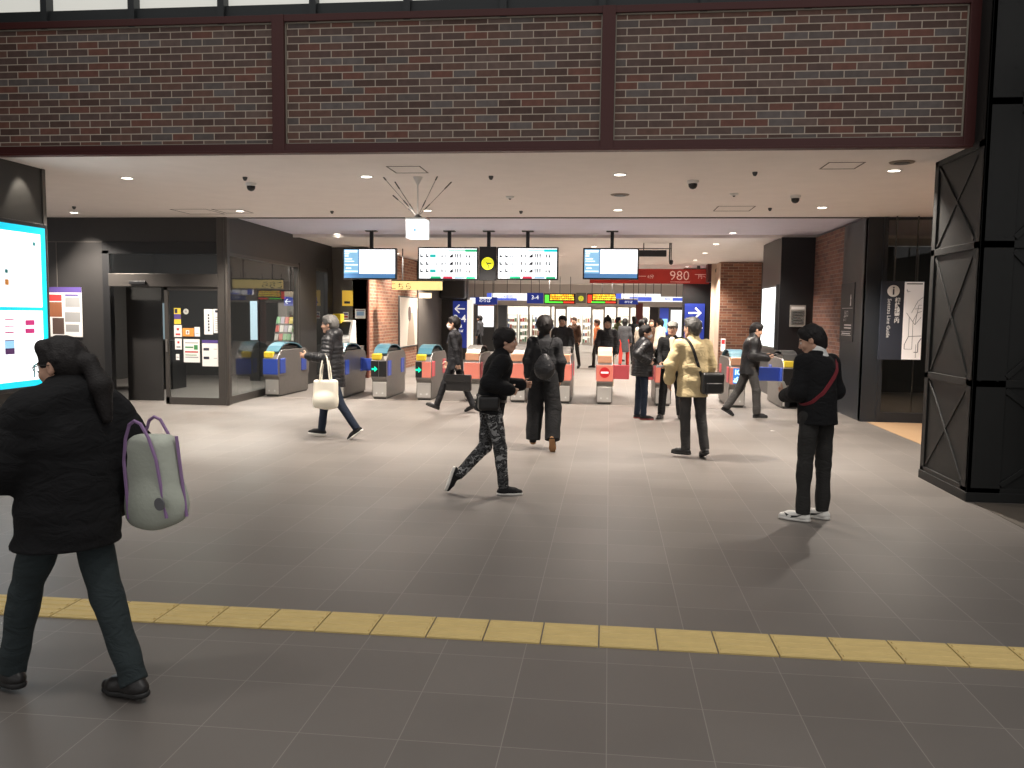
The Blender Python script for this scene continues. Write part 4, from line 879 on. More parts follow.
# ================================================================== figures
V = lambda *a: np.array(a, float)
def nv(a): a = np.asarray(a, float); return a/np.linalg.norm(a)
def smin(a, b, k):
    if k <= 0: return np.minimum(a, b)
    h = np.clip(.5+.5*(b-a)/k, 0, 1); return b*(1-h)+a*h-k*h*(1-h)
class Field:
    """signed distance samples on a regular grid; shapes are blended in and the zero surface is meshed"""
    def __init__(s, lo, hi, h):
        s.lo = np.asarray(lo, float); s.h = h; n = np.ceil((np.asarray(hi)-s.lo)/h).astype(int)+1; s.n = n
        s.ax = [(s.lo[i]+h*np.arange(n[i])).astype(np.float32) for i in range(3)]; s.F = np.full(n, .15, np.float32)
    def new(s):
        t = Field.__new__(Field); t.lo, t.h, t.n, t.ax = s.lo, s.h, s.n, s.ax; t.F = np.full(s.n, .15, np.float32); return t
    def copy(s): t = s.new(); t.F = s.F.copy(); return t
    def grid(s, lo, hi):
        i0 = np.clip(np.floor((lo-s.lo)/s.h).astype(int), 0, s.n); i1 = np.clip(np.ceil((hi-s.lo)/s.h).astype(int)+1, 0, s.n)
        sl = tuple(slice(a, b) for a, b in zip(i0, i1)); x, y, z = (s.ax[i][sl[i]] for i in range(3))
        return sl, x[:, None, None], y[None, :, None], z[None, None, :]
    def _op(s, d, sl, k, sub):
        if sub: s.F[sl] = -smin(-s.F[sl], d, k)
        else: s.F[sl] = smin(s.F[sl], d, k)
    def cone(s, a, b, ra, rb, k=.03, fl=None, ff=1, amp=0, n=0, sub=False):
        a, b = V(*a), V(*b); m = max(ra, rb)+k+.03+amp
        sl, x, y, z = s.grid(np.minimum(a, b)-m, np.maximum(a, b)+m)
        q = [x-a[0], y-a[1], z-a[2]]; ba = b-a
        if fl is not None:
            fl = nv(fl); dq = (q[0]*fl[0]+q[1]*fl[1]+q[2]*fl[2])*(ff-1); q = [q[i]+dq*fl[i] for i in range(3)]; ba = ba+fl*(ba@fl)*(ff-1)
        h = np.clip((q[0]*ba[0]+q[1]*ba[1]+q[2]*ba[2])/max(ba@ba, 1e-9), 0, 1)
        r = ra+(rb-ra)*h
        if amp: r = r+amp*(np.sqrt(np.abs(np.sin(PI*n*h)))-.6)
        d = np.sqrt((q[0]-ba[0]*h)**2+(q[1]-ba[1]*h)**2+(q[2]-ba[2]*h)**2)-r
        s._op(d.astype(np.float32), sl, k, sub); return s
    def ell(s, c, r, R=None, k=.02, sub=False):
        c, r = V(*c), V(*r); m = max(r)+k+.02; sl, x, y, z = s.grid(c-m, c+m); q = [x-c[0], y-c[1], z-c[2]]
        if R is not None: q = [q[0]*R[i][0]+q[1]*R[i][1]+q[2]*R[i][2] for i in range(3)]
        g = np.sqrt((q[0]/r[0])**2+(q[1]/r[1])**2+(q[2]/r[2])**2); g2 = np.sqrt((q[0]/r[0]**2)**2+(q[1]/r[1]**2)**2+(q[2]/r[2]**2)**2)+1e-6
        s._op((g*(g-1)/g2).astype(np.float32), sl, k, sub); return s
    def box(s, c, r, R=None, rd=.02, k=.0, sub=False):
        c, r = V(*c), V(*r); m = np.linalg.norm(r)+k+.02; sl, x, y, z = s.grid(c-m, c+m); q = [x-c[0], y-c[1], z-c[2]]
        if R is not None: q = [q[0]*R[i][0]+q[1]*R[i][1]+q[2]*R[i][2] for i in range(3)]
        e = [np.abs(q[i])-(r[i]-rd) for i in range(3)]
        d = np.sqrt(sum(np.maximum(t, 0)**2 for t in e))+np.minimum(np.maximum(np.maximum(e[0], e[1]), e[2]), 0)-rd
        s._op(d.astype(np.float32), sl, k, sub); return s
    def cut(s, p, n, k=.0):                # keep the side opposite to n
        n = nv(n); x, y, z = s.ax[0][:, None, None], s.ax[1][None, :, None], s.ax[2][None, None, :]
        d = ((x-p[0])*n[0]+(y-p[1])*n[1]+(z-p[2])*n[2]).astype(np.float32)
        s.F = -smin(-s.F, -d, k) if k else np.maximum(s.F, d); return s
    def join(s, t, k=0): s.F = smin(s.F, t.F, k); return s
    def noise(s, amp, f=(14, 14, 30), seed=0):
        r = np.random.RandomState(seed); x, y, z = s.ax[0][:, None, None], s.ax[1][None, :, None], s.ax[2][None, None, :]
        t = 0
        w = np.sin(x*5+r.rand()*6+2*np.sin(z*4))+np.sin(y*6+r.rand()*6)
        for i in range(3):
            a = r.uniform(-1, 1, 3)*np.array(f); a[2] = f[2]*r.uniform(.6, 1.3); t = t+np.sin(x*a[0]+y*a[1]+z*a[2]+r.rand()*6+w*1.4)
        s.F += (amp/2.2*t).astype(np.float32); return s
    def at(s, p):
        i = np.clip(np.round((np.asarray(p)-s.lo)/s.h).astype(int), 0, s.n-1); return s.F[tuple(i)]
    def mesh(s):
        F = s.F; F[0], F[-1] = .1, .1; F[:, 0], F[:, -1] = .1, .1; F[:, :, 0], F[:, :, -1] = .1, .1
        I = F < 0; c = np.zeros(np.array(F.shape)-1, np.int8)
        for a in (0, 1):
            for b in (0, 1):
                for d in (0, 1): c += I[a:F.shape[0]-1+a, b:F.shape[1]-1+b, d:F.shape[2]-1+d]
        act = (c > 0) & (c < 8); idx = np.argwhere(act); vid = np.full(act.shape, -1, np.int64); vid[act] = np.arange(len(idx))
        acc = np.zeros((len(idx), 3)); cnt = np.zeros(len(idx))
        for ax in range(3):
            o = [i for i in range(3) if i != ax]
            for a in (0, 1):
                for b in (0, 1):
                    p0 = np.zeros(3, int); p0[o[0]] = a; p0[o[1]] = b; p1 = p0.copy(); p1[ax] = 1
                    v0 = F[tuple((idx+p0).T)]; v1 = F[tuple((idx+p1).T)]; m = (v0 < 0) != (v1 < 0); t = np.zeros(len(idx)); t[m] = v0[m]/(v0[m]-v1[m])
                    q = idx+p0.astype(float); q[:, ax] += t; acc[m] += q[m]; cnt[m] += 1
        vs = s.lo+acc/cnt[:, None]*s.h; fs = []
        for ax in range(3):
            u, w = (ax+1) % 3, (ax+2) % 3; a = np.take(I, range(0, F.shape[ax]-1), ax); b = np.take(I, range(1, F.shape[ax]), ax)
            e = np.argwhere(a != b); e = e[(e[:, u] > 0) & (e[:, w] > 0) & (e[:, u] < F.shape[u]-1) & (e[:, w] < F.shape[w]-1)]
            du = np.zeros(3, int); du[u] = 1; dw = np.zeros(3, int); dw[w] = 1
            q = np.stack([vid[tuple((e-du-dw).T)], vid[tuple((e-dw).T)], vid[tuple(e.T)], vid[tuple((e-du).T)]], 1)
            fl = ~a[tuple(e.T)]; q[fl] = q[fl][:, ::-1]; fs.append(q)
        return vs, np.concatenate(fs)
def to_obj(fd, name, mats, parent, pick=None, origin=None, sm=1):
    vs, fs = fd.mesh()
    if sm:                                  # one light relaxation pass
        for _ in range(sm):
            a = np.zeros_like(vs); n = np.zeros(len(vs))
            for i in range(4):
                np.add.at(a, fs[:, i], vs[fs[:, (i+1) % 4]]); np.add.at(n, fs[:, i], 1)
            vs = vs*.5+.5*a/np.maximum(n, 1)[:, None]
    if origin is not None: vs = vs-np.asarray(origin)
    me = bpy.data.meshes.new(name); me.vertices.add(len(vs)); me.vertices.foreach_set('co', vs.astype(np.float32).ravel())
    me.loops.add(fs.size); me.loops.foreach_set('vertex_index', fs.ravel().astype(np.int32)); me.polygons.add(len(fs))
    me.polygons.foreach_set('loop_start', np.arange(0, fs.size, 4, dtype=np.int32)); me.polygons.foreach_set('loop_total', np.full(len(fs), 4, np.int32))
    me.polygons.foreach_set('use_smooth', np.ones(len(fs), bool))
    if not isinstance(mats, (list, tuple)): mats = [mats]
    for m in mats: me.materials.append(m)
    if pick is not None: me.polygons.foreach_set('material_index', pick(vs[fs].mean(1)).astype(np.int32))
    me.update(); me.validate()
    o = bpy.data.objects.new(name, me); C.objects.link(o)
    if parent: o.parent = parent
    return o
SKIN = mat('skin', (.50, .29, .20), .55, vary=.08, vscale=20); LIP = mat('lips', (.36, .14, .11), .5); EYE = mat('eye_dark', (.025, .015, .012), .25); EYW = mat('eye_white', (.6, .56, .52), .4)
HBK = mat('black_hair', (.010, .008, .008), .62, spec=.3, vary=.3, vscale=60, bump=.4, bscale=120); HGR = mat('grey_hair', (.10, .095, .09), .55, vary=.35, vscale=50, bump=.4, bscale=120)
HDG = mat('dark_grey_hair', (.05, .047, .045), .5, vary=.4, vscale=50, bump=.4, bscale=120); HBR = mat('brown_hair', (.05, .026, .016), .5, vary=.3, vscale=50)
def cloth(n, c, r=.85, vary=.15, bump=.25):
    m = mat(n, c, r, vary=vary, vscale=8, spec=.25 if r > .5 else .4); nt = m.node_tree; N = nt.nodes; b = N['Principled BSDF']
    tc = N.new('ShaderNodeTexCoord'); mp = N.new('ShaderNodeMapping'); mp.inputs['Scale'].default_value = (1, 1, 1.8); nt.links.new(tc.outputs['Object'], mp.inputs[0])
    z = N.new('ShaderNodeTexNoise'); z.inputs['Scale'].default_value = 8; z.inputs['Detail'].default_value = 4; z.inputs['Distortion'].default_value = 1.6; nt.links.new(mp.outputs[0], z.inputs['Vector'])
    p = N.new('ShaderNodeBump'); p.inputs['Strength'].default_value = .55; p.inputs['Distance'].default_value = .03; nt.links.new(z.outputs['Fac'], p.inputs['Height']); nt.links.new(p.outputs['Normal'], b.inputs['Normal'])
    return m
def rotv(v, ax, a):
    ax = nv(ax); return v*math.cos(a)+np.cross(ax, v)*math.sin(a)+ax*(ax@v)*(1-math.cos(a))
class Person:
    def __init__(s, label, px, py, rz, h, pose, res=.009, at=None, skin=SKIN, group=None, cat='person', fat=1.0):
        s.res = res; k = s.k = h/1.70; s.skin = skin; s.fat = fat; p = pose
        lean, side, tw = (math.radians(p.get(q, 0)) for q in ('lean', 'side', 'twist'))
        s.sp = nv(V(math.sin(side), math.sin(lean), math.cos(lean)*math.cos(side)))
        s.tx = nv(rotv(V(1, 0, 0), s.sp, tw)); s.tx = nv(s.tx-s.sp*(s.tx@s.sp)); s.tf = np.cross(s.sp, s.tx)   # torso right, forward
        s.pel = V(0, 0, 0); s.hip = {1: V(.088, 0, -.02)*k, -1: V(-.088, 0, -.02)*k}
        s.knee, s.ank, s.ft, s.fn = {}, {}, {}, {}
        for sd, key in ((1, 'R'), (-1, 'L')):
            th, sh, f = p.get('leg'+key, ((sd*.04, 0.02, -1), (sd*.02, -.02, -1), (sd*.2, 1, 0)))
            s.knee[sd] = s.hip[sd]+nv(th)*.43*k; s.ank[sd] = s.knee[sd]+nv(sh)*.40*k; s.ft[sd] = nv(f)
            n = -nv(sh); n = nv(n-s.ft[sd]*(n@s.ft[sd])); s.fn[sd] = n
        s.neck = s.sp*.50*k; s.sh = {sd: s.sp*.445*k+s.tx*sd*(.160*k*(1+(fat-1)*.5)) for sd in (1, -1)}
        s.elb, s.wr, s.hd, s.curl, s.pn = {}, {}, {}, {}, {}
        for sd, key in ((1, 'R'), (-1, 'L')):
            ua, fa = p.get('arm'+key, ((sd*.16, 0, -1), (sd*.05, .2, -1)))
            T = lambda v: s.tx*v[0]+s.tf*v[1]+s.sp*v[2]
            s.elb[sd] = s.sh[sd]+nv(T(ua))*.275*k; s.wr[sd] = s.elb[sd]+nv(T(fa))*.24*k
            s.hd[sd] = nv(T(p.get('hand'+key, fa))); s.curl[sd] = p.get('curl'+key, .35)
            pn = V(*T(p.get('palm'+key, (-sd, .1, 0)))); s.pn[sd] = nv(pn-s.hd[sd]*(pn@s.hd[sd]))
        hy, hp = math.radians(p.get('head', (0, 0))[0]), math.radians(p.get('head', (0, 0))[1])
        r_ = rotv(s.tx, V(0, 0, 1), hy); r_ = nv(V(r_[0], r_[1], 0)); f_ = np.cross(V(0, 0, 1), r_)
        s.hf = f_*math.cos(hp)+V(0, 0, 1)*math.sin(hp); s.hr = r_; s.hu = np.cross(s.hr, s.hf)
        s.hk = 1.07; s.hc = s.neck+s.sp*.074*k+s.hu*.065*k+s.hf*.026*k
        zmin = min((s.ank[q]-s.fn[q]*.085*k+s.ft[q]*t*k)[2] for q in (1, -1) for t in (-.06, .16))
        s.off = V(0, 0, -zmin); s.floor = zmin
        pts = [s.pel, s.neck, s.hc+s.hu*.14*k, s.hc+s.hf*.15*k, s.hc-s.hf*.15*k]+[a[q] for a in (s.knee, s.ank, s.elb, s.wr, s.sh, s.hip) for q in (1, -1)]+[s.wr[q]+s.hd[q]*.2*k for q in (1, -1)]+[s.ank[q]+s.ft[q]*.2*k for q in (1, -1)]
        pts = np.array(pts); s.lo = pts.min(0)-.16; s.hi = pts.max(0)+.16; s.hi[2] = s.hc[2]+.2; s.lo[2] = zmin-.03
        g = at if at is not None else G(px, py); a = math.radians(rz); cx_, cy_ = p.get('c', (0, 0))   # local point over the pixel
        s.root = empty('person', (g.x-(cx_*math.cos(a)-cy_*math.sin(a)), g.y-(cx_*math.sin(a)+cy_*math.cos(a)), 0), label, cat, group, rz=a)
        s.rz = a
    def F(s, h=None): return Field(s.lo, s.hi, h or s.res)
    def put(s, fd, name, m, parent=None, pick=None, sm=1):
        par = parent or s.root
        o = to_obj(fd, name, m, par, pick, -s.off if True else None, sm); return o
    def W(s, p):                             # local skeleton point -> world
        p = V(*p)+s.off; return s.root.matrix_basis @ Vector(p) if False else Vector((s.root.location.x+p[0]*math.cos(s.rz)-p[1]*math.sin(s.rz), s.root.location.y+p[0]*math.sin(s.rz)+p[1]*math.cos(s.rz), p[2]))
    def held(s, fd, name, m, label, cat, org, group=None):
        o = to_obj(fd, name, m, None, None, org); o.location = s.W(org); o.rotation_euler.z = s.rz; return tag(o, label, cat, group)
    def lc(s, v, org): return Vector(V(*v)-V(*org))
    def body(s, hands=True, face=True):
        f = s.F(); k = s.k; R = [s.hr, s.hf, s.hu]
        f.cone(s.sp*.28*k, s.pel+s.sp*.05*k, .115*k, .11*k, .05, s.tf, 1.45); f.cone(s.sp*.36*k, s.sp*.22*k, .12*k, .11*k, .05, s.tf, 1.4)
        f.cone(s.hip[1]*.7, s.hip[-1]*.7, .080*k, .080*k, .04); f.cone(s.sh[1]*.96, s.sh[-1]*.96, .045*k, .045*k, .05)
        for q in (1, -1):
            f.cone(s.hip[q], s.knee[q], .068*k, .042*k, .02); f.cone(s.knee[q], s.ank[q], .041*k, .031*k, .01); f.cone(s.knee[q]*.75+s.ank[q]*.25, s.knee[q]*.45+s.ank[q]*.55, .041*k, .033*k, .01)
            f.cone(s.ank[q]-s.fn[q]*.045*k-s.ft[q]*.02*k, s.ank[q]-s.fn[q]*.055*k+s.ft[q]*.13*k, .028*k, .024*k, .02)
            f.cone(s.sh[q], s.elb[q], .045*k, .036*k, .025); f.cone(s.elb[q], s.wr[q], .037*k, .024*k, .02)
            s._hand(f, q, hands)
        f.cone(s.neck-s.sp*.03*k, s.hc-s.hu*.05*k-s.hf*.02*k, .056*k, .052*k, .03)
        # head
        k0 = k; k = k*s.hk; P = lambda x, y, z: s.hc+(s.hr*x+s.hf*y+s.hu*z)*k
        f.ell(P(0, -.012, .025), V(.074, .092, .09)*k, R, .02); f.ell(P(0, .03, -.035), V(.056, .06, .072)*k, R, .035)
        f.cone(P(-.02, .062, -.088), P(.02, .062, -.088), .020*k, .020*k, .02); f.cone(P(.05, .0, -.06), P(.028, .05, -.085), .018*k, .016*k, .025); f.cone(P(-.05, .0, -.06), P(-.028, .05, -.085), .018*k, .016*k, .025)
        if face:
            for q in (1, -1):
                f.ell(P(.031*q, .093, .004), V(.020, .014, .013)*k, R, .012, sub=True); f.ell(P(.031*q, .076, .003), V(.013, .013, .012)*k, R, .003)
                f.cone(P(.014*q, .084, .024), P(.045*q, .074, .024), .008*k, .007*k, .012); f.ell(P(.038*q, .062, -.03), V(.022, .02, .02)*k, R, .02)
                f.ell(P(.077*q, -.008, -.008), V(.010, .019, .031)*k, R, .006); f.ell(P(.086*q, .0, -.006), V(.008, .009, .016)*k, R, .006, sub=True)
            f.cone(P(0, .088, .012), P(0, .104, -.024), .008*k, .013*k, .010); f.cone(P(-.012, .094, -.028), P(.012, .094, -.028), .009*k, .009*k, .008)
            f.ell(P(0, .088, -.052), V(.024, .010, .006)*k, R, .006); f.ell(P(0, .086, -.062), V(.020, .010, .007)*k, R, .006); f.ell(P(0, .096, -.057), V(.018, .008, .0022)*k, R, .003, sub=True)
        hc, k_ = s.hc+s.off, k
        def pick(c):
            q = (c-hc)/k_; u, v, w = q@s.hr, q@s.hf, q@s.hu; m = np.zeros(len(c), int)
            au = np.abs(u); fr = v > .055
            m[fr & (np.abs(au-.031) < .014) & (np.abs(w-.003) < .007)] = 3; m[fr & (np.abs(au-.031) < .0065) & (np.abs(w-.003) < .0075)] = 2
            m[fr & (np.abs(au-.033) < .017) & (np.abs(w-.0245) < .004)] = 4
            m[fr & (au < .021) & (np.abs(w+.057) < .010)] = 1
            return m
        o = s.put(f, 'body', [s.skin, LIP, EYE, EYW, HBK], pick=pick if face else None)
        s.bf = f; return o
    def _hand(s, f, q, full):
        k = s.k; d, n = s.hd[q], s.pn[q]; w = s.wr[q]; sd = nv(np.cross(d, n))*q        # sd points to the thumb side
        if sd@s.tf < 0 and abs(sd@s.tf) > .3 and d[2] < -.5: sd = -sd
        R = [sd, d, n]; f.ell(w+d*.052*k, V(.040, .050, .017)*k, R, .015); f.cone(w, w+d*.03*k, .024*k, .026*k, .015)
        if not full: f.ell(w+d*.11*k+n*.01, V(.034, .045, .014)*k, R, .015); return
        c = s.curl[q]
        for i, (o_, L) in enumerate(((.029, .070), (.010, .078), (-.010, .073), (-.028, .058))):
            p = w+(d*.088+sd*o_)*k; dd = nv(d+sd*o_*2.2); r = .0088*k; a = c*(.5+.1*i)
            for j, (fr, rr) in enumerate(((.45, 1), (.30, .93), (.25, .85))):
                dd2 = nv(rotv(dd, np.cross(dd, n), a)); p2 = p+dd2*L*fr*k; f.cone(p, p2, r*rr, r*rr*.93, .004); p, dd = p2, dd2; a = c
        p = w+(d*.03+sd*.030)*k; dd = nv(d*.7+sd*.75+n*(.25+.5*c))
        for L, r in ((.038, .0125), (.030, .0105), (.022, .009)): p2 = p+dd*L*k; f.cone(p, p2, r*k, r*.92*k, .006); p = p2; dd = nv(dd+d*.35+n*.15*c-sd*.12)
    def jacket(s, m, t=.018, hem=.05, name='jacket', puff=0, npf=7, hemw=1.0, collar=True, hood=False, fold=.003, seed=1, cuff=.0, upto=1.0, flat=1.3, sleeve=1.0, armk=.04):
        k = s.k; F0 = s.F(); ft = s.fat
        top = s.sp*.34*k; wst = s.sp*.14*k; he = -s.sp*hem*k
        F0.cone(top, wst, (.135*ft+t)*k, (.125*ft+t)*k, .04, s.tf, flat, puff, npf*.45)
        F0.cone(wst, he, (.125*ft+t)*k, (.138*ft*hemw+t)*k, .04, s.tf, flat*.95, puff, max(2, npf*(.14+hem)*2.2))
        F0.cone(s.sh[1]*.97+s.sp*-.01, s.sh[-1]*.97+s.sp*-.01, (.046+t*.7)*k, (.046+t*.7)*k, .05)
        F0.cone(s.neck-s.sp*.05*k, s.neck-s.sp*.01*k, (.10+t*.5)*k, (.065+t*.4)*k, .05)
        F0.cut(he+s.sp*.0, -s.sp, .006)
        s.tor = F0.copy()
        if collar: F0.cone(s.neck-s.sp*.03*k, s.neck+s.sp*.035*k+s.tf*.004, (.066+t*.4)*k, (.062+t*.4)*k, .012)
        if hood:
            F0.ell(s.neck-s.tf*.075*k+s.sp*.0*k, V(.125, .075, .085)*k, [s.tx, s.tf, s.sp], .04); F0.cone(s.neck+s.tx*.07*k+s.sp*.01*k, s.neck-s.tx*.07*k+s.sp*.01*k, .05*k, .05*k, .03)
        A = s.F()
        for q in (1, -1):
            B = s.F(); w = s.elb[q]+(s.wr[q]-s.elb[q])*(upto-cuff)
            B.cone(s.sh[q]-s.sp*.005, s.elb[q], (.046+t*.75)*k, (.040*sleeve+t*.9)*k, .02, amp=puff, n=npf*.62); B.cone(s.elb[q], w, (.040*sleeve+t*.9)*k, (.030*sleeve+t*.75)*k, .02, amp=puff, n=npf*.5)
            B.cut(w, nv(w-s.elb[q]), .004) if False else None
            A.join(B)
        F0.join(A, armk)
        for q in (1, -1):                    # open the cuffs so the sleeve ends cleanly before the hand
            w = s.wr[q]+s.hd[q]*.01*k; F0.cone(w+s.hd[q]*.03*k, w+s.hd[q]*.07*k, .046*k, .05*k, 0, sub=True) if False else None
        if fold: F0.noise(fold, seed=seed)
        s.jk = F0
        return s.put(F0, name, m)
    def trousers(s, m, r=(.082, .062, .05), name='trousers', fold=.003, seed=3, pick=None, hipr=.092, brk=.0):
        k = s.k; A = s.F(); A.cone(s.hip[1]*.68+s.sp*.03*k, s.hip[-1]*.68+s.sp*.03*k, hipr*k*s.fat, hipr*k*s.fat, .03, s.tf, 1.1)
        for q in (1, -1):
            B = s.F(); d = nv(s.ank[q]-s.knee[q]); e = s.ank[q]+d*(.02-brk)*k
            B.cone(s.hip[q]+V(0, 0, .02), s.knee[q], r[0]*k*(1+(s.fat-1)*.6), r[1]*k, .02); B.cone(s.knee[q], e, r[1]*k, r[2]*k, .02); B.cut(e, d, .004); A.join(B, .02 if r[0] < .1 else .03)
        if fold: A.noise(fold*.8, (16, 16, 27), seed)
        s.tr = A
        return s.put(A, name, m, pick=pick)
    def shoes(s, mu, ms, high=.02, L=1.0, name='shoe', swoosh=None, soleh=.026):
        for q in (1, -1):
            k = s.k*L; f, n, a = s.ft[q], s.fn[q], s.ank[q]; r = nv(np.cross(f, n)); b = a-n*.085*s.k
            lo = np.minimum(a, b)-.28*k; hi = np.maximum(a, b)+.28*k
            for part in ('u', 's'):
                g = Field(lo, hi, min(s.res, .008)); e = 1 if part == 'u' else 1.06; z = .034 if part == 'u' else .015
                g.cone(b+(n*z-f*.035)*k, b+(n*z+f*.11)*k, .034*k*e, .043*k*e, .02); g.cone(b+(n*z*.9+f*.10)*k, b+(n*z*.85+f*.165)*k, .040*k*e, .030*k*e, .02, n, 1.1)
                if part == 'u':
                    g.cone(a+n*high*k, b+(n*.04-f*.0)*k, .042*k, .040*k, .03); g.cone(b+(n*.06+f*.03)*k, b+(n*.04+f*.09)*k, .03*k, .03*k, .03); g.cut(a+n*high*k, n, .006); g.cut(b+n*soleh*.8*k, -n, 0)
                    o = to_obj(g, name, mu, s.root, None, -s.off)
                else:
                    g.cut(b+n*soleh*k, n, .003); g.cut(b, -n, .003); to_obj(g, 'sole', ms, o, None, -s.off)
            if swoosh:
                for sd in (1, -1):
                    mb = MB(); pts = [(-.075, .066), (-.055, .036), (-.02, .026), (.03, .036), (.09, .068), (.03, .050), (-.02, .044), (-.045, .052)]
                    P0 = b+r*sd*.036*k
                    mb.prism([(x, z) for x, z in pts], Vector(P0+s.off+f*.065), Vector(-f*1.0), Vector(n), Vector(r*sd*.0095)); mb.build('curved_stripe', swoosh, o)
    def hair(s, m, kind='short', name='hair', vol=1.0, seed=2):
        k = s.k*s.hk; R = [s.hr, s.hf, s.hu]; f = Field(s.hc-.3, s.hc+.22, min(s.res, .008)) if kind != 'pony' else Field(s.hc-.45, s.hc+.3, s.res); P = lambda x, y, z: s.hc+(s.hr*x+s.hf*y+s.hu*z)*k
        v = vol
        f.ell(P(0, -.016, .034), V(.084*v, .100*v, .096*v)*k, R, .02)
        if kind in ('short', 'bob', 'pony', 'long'): f.ell(P(0, -.05, -.01), V(.072, .062, .075)*k, R, .03)
        if kind == 'short': f.cone(P(0, -.06, -.03), P(0, -.055, -.07), .055*k, .045*k, .03)
        if kind in ('bob', 'long'):
            for q in (1, -1): f.cone(P(.062*q, -.015, .02), P(.066*q, -.01, -.07 if kind == 'bob' else -.13), .032*k, .022*k, .03)
            f.cone(P(0, -.065, 0), P(0, -.065, -.08 if kind == 'bob' else -.17), .06*k, .05*k, .03)
        f.ell(P(0, .105, -.055), V(.078, .075, .088)*k, R, .015, sub=True)
        if kind == 'short':
            for q in (1, -1): f.ell(P(.085*q, .02, -.055), V(.03, .045, .045)*k, R, .01, sub=True)
        f.cone(P(-.042, .046, .086), P(.042, .046, .086), .026*k, .026*k, .03)
        rs = np.random.RandomState(seed)
        for i in range(90 if s.res < .012 else 30):       # tufts lying down and back over the crown
            a, e = rs.uniform(-PI, PI), rs.uniform(-.1, 1.35); d = V(math.sin(a)*math.cos(e), -math.cos(a)*math.cos(e), math.sin(e))
            if d[1] > .35 and d[2] < .55: continue
            p = V(0, -.014, .030)+d*V(.078, .094, .090)*v; q = p+V(d[0]*.006+rs.uniform(-.014, .014), -.004+d[1]*.012 if d[1] < .35 else -.010, -.030+.014*d[2])
            f.cone(P(*p), P(*q), .014*k, .006*k, .006)
        f.noise(.002, (90, 90, 30), seed)
        if kind == 'pony':
            f.cone(P(0, -.09, .01), P(0, -.13, .0), .026*k, .035*k, .02); f.cone(P(0, -.13, .0), P(0, -.17, -.10), .036*k, .046*k, .02); f.cone(P(0, -.17, -.10), P(.0, -.18, -.24), .046*k, .022*k, .02)
            f.noise(.004, (70, 70, 12), seed+4)
        return s.put(f, name, m)
    def cap(s, m, beanie=False, name='flat_cap'):
        k = s.k*s.hk; R = [s.hr, s.hf, s.hu]; P = lambda x, y, z: s.hc+(s.hr*x+s.hf*y+s.hu*z)*k; f = Field(s.hc-.2, s.hc+.25, .007)
        if beanie:
            f.ell(P(0, -.012, .055), V(.092, .106, .10)*k, R, .02); f.cut(P(0, 0, .035), -s.hu-s.hf*-.1, .004)
            f.cone(P(-.05, .0, .05), P(.05, .0, .05), .05, .05, .03) if False else None; f.ell(P(0, -.01, .165), V(.028, .028, .026)*k, R, .01); f.noise(.002, (80, 80, 10), 3)
        else:
            f.ell(P(0, -.005, .07), V(.094, .118, .055)*k, R, .02); f.ell(P(0, .075, .048), V(.07, .07, .016)*k, R, .02); f.ell(P(0, 0, .01), V(.08, .10, .05)*k, R, .0, sub=True)
        return s.put(f, name, m)
    def glasses(s, m=None):
        k = s.k*s.hk; P = lambda x, y, z: Vector(s.hc+(s.hr*x+s.hf*y+s.hu*z)*k+s.off); mb = MB()
        for q in (1, -1):
            mb.tube([P(.033*q+.020*math.cos(t*PI/6), .098, .004+.016*math.sin(t*PI/6)) for t in range(13)], .0018*k, 6, cap=False); mb.tube([P(.053*q, .097, .008), P(.082*q, .04, .012), P(.085*q, -.01, .008)], .0018*k, 6)
        mb.tube([P(-.013, .098, .008), P(.013, .098, .008)], .0018*k, 6); mb.build('glasses', m or BKP, s.root)
    def mask(s):
        k = s.k*s.hk; R = [s.hr, s.hf, s.hu]; P = lambda x, y, z: s.hc+(s.hr*x+s.hf*y+s.hu*z)*k; f = Field(s.hc-.16, s.hc+.16, .006)
        f.ell(P(0, .040, -.050), V(.060, .066, .058)*k, R, .01); f.ell(P(0, .085, -.035), V(.02, .03, .025)*k, R, .02); f.cut(P(0, .02, 0), -s.hf, .002); f.cut(P(0, .1, -.014), s.hu, .002)
        s.put(f, 'face_mask', mat('face_mask_white', (.65, .66, .68), .7))
    def wrap(s, c, u, v, w, t, m, name='strap', off=.006, n=44, rng=(0, 1), parent=None, org=None, field=None, r0=.45):
        """a flat strap laid round the torso in the plane (u, v) through c"""
        u, v = nv(u), nv(v); v = nv(v-u*(u@v)); nn = np.cross(u, v); fd = field or s.tor; pts = []
        for i in range(n+1):
            a = 2*PI*(rng[0]+(rng[1]-rng[0])*i/n); d = u*math.cos(a)+v*math.sin(a); r = r0
            while r > .03 and fd.at(c+d*r) > 0: r -= .004
            pts.append(c+d*(r+off))
        pts = [pts[0]]+[(pts[i-1]+pts[i]*2+pts[i+1])/4 for i in range(1, n)]+[pts[-1]]
        mb = MB(); O = V(0, 0, 0) if org is None else V(*org); vs = []
        for i, p in enumerate(pts):
            tg = nv(pts[min(i+1, n)]-pts[max(i-1, 0)]); ou = nv(p-c-tg*((p-c)@tg)); sd = nn
            base = p+s.off-O
            for a, b in ((-1, -1), (1, -1), (1, 1), (-1, 1)): vs.append(tuple(base+sd*a*w/2+ou*b*t/2))
        N = len(pts); fs = [(i*4+j, i*4+(j+1) % 4, (i+1)*4+(j+1) % 4, (i+1)*4+j) for i in range(N-1) for j in range(4)]+[(0, 1, 2, 3), tuple(N*4-4+j for j in range(4))]
        mb.add(vs, fs); return mb.build(name, m, parent)
def hold_root(o, P, org):
    o.location = P.W(org); o.rotation_euler.z = P.rz
C_BLK = cloth('black_cotton', (.012, .012, .013)); C_BLK2 = cloth('soft_black_fleece', (.009, .009, .010), .95); C_NYL = cloth('black_nylon', (.014, .014, .016), .42, bump=.1)
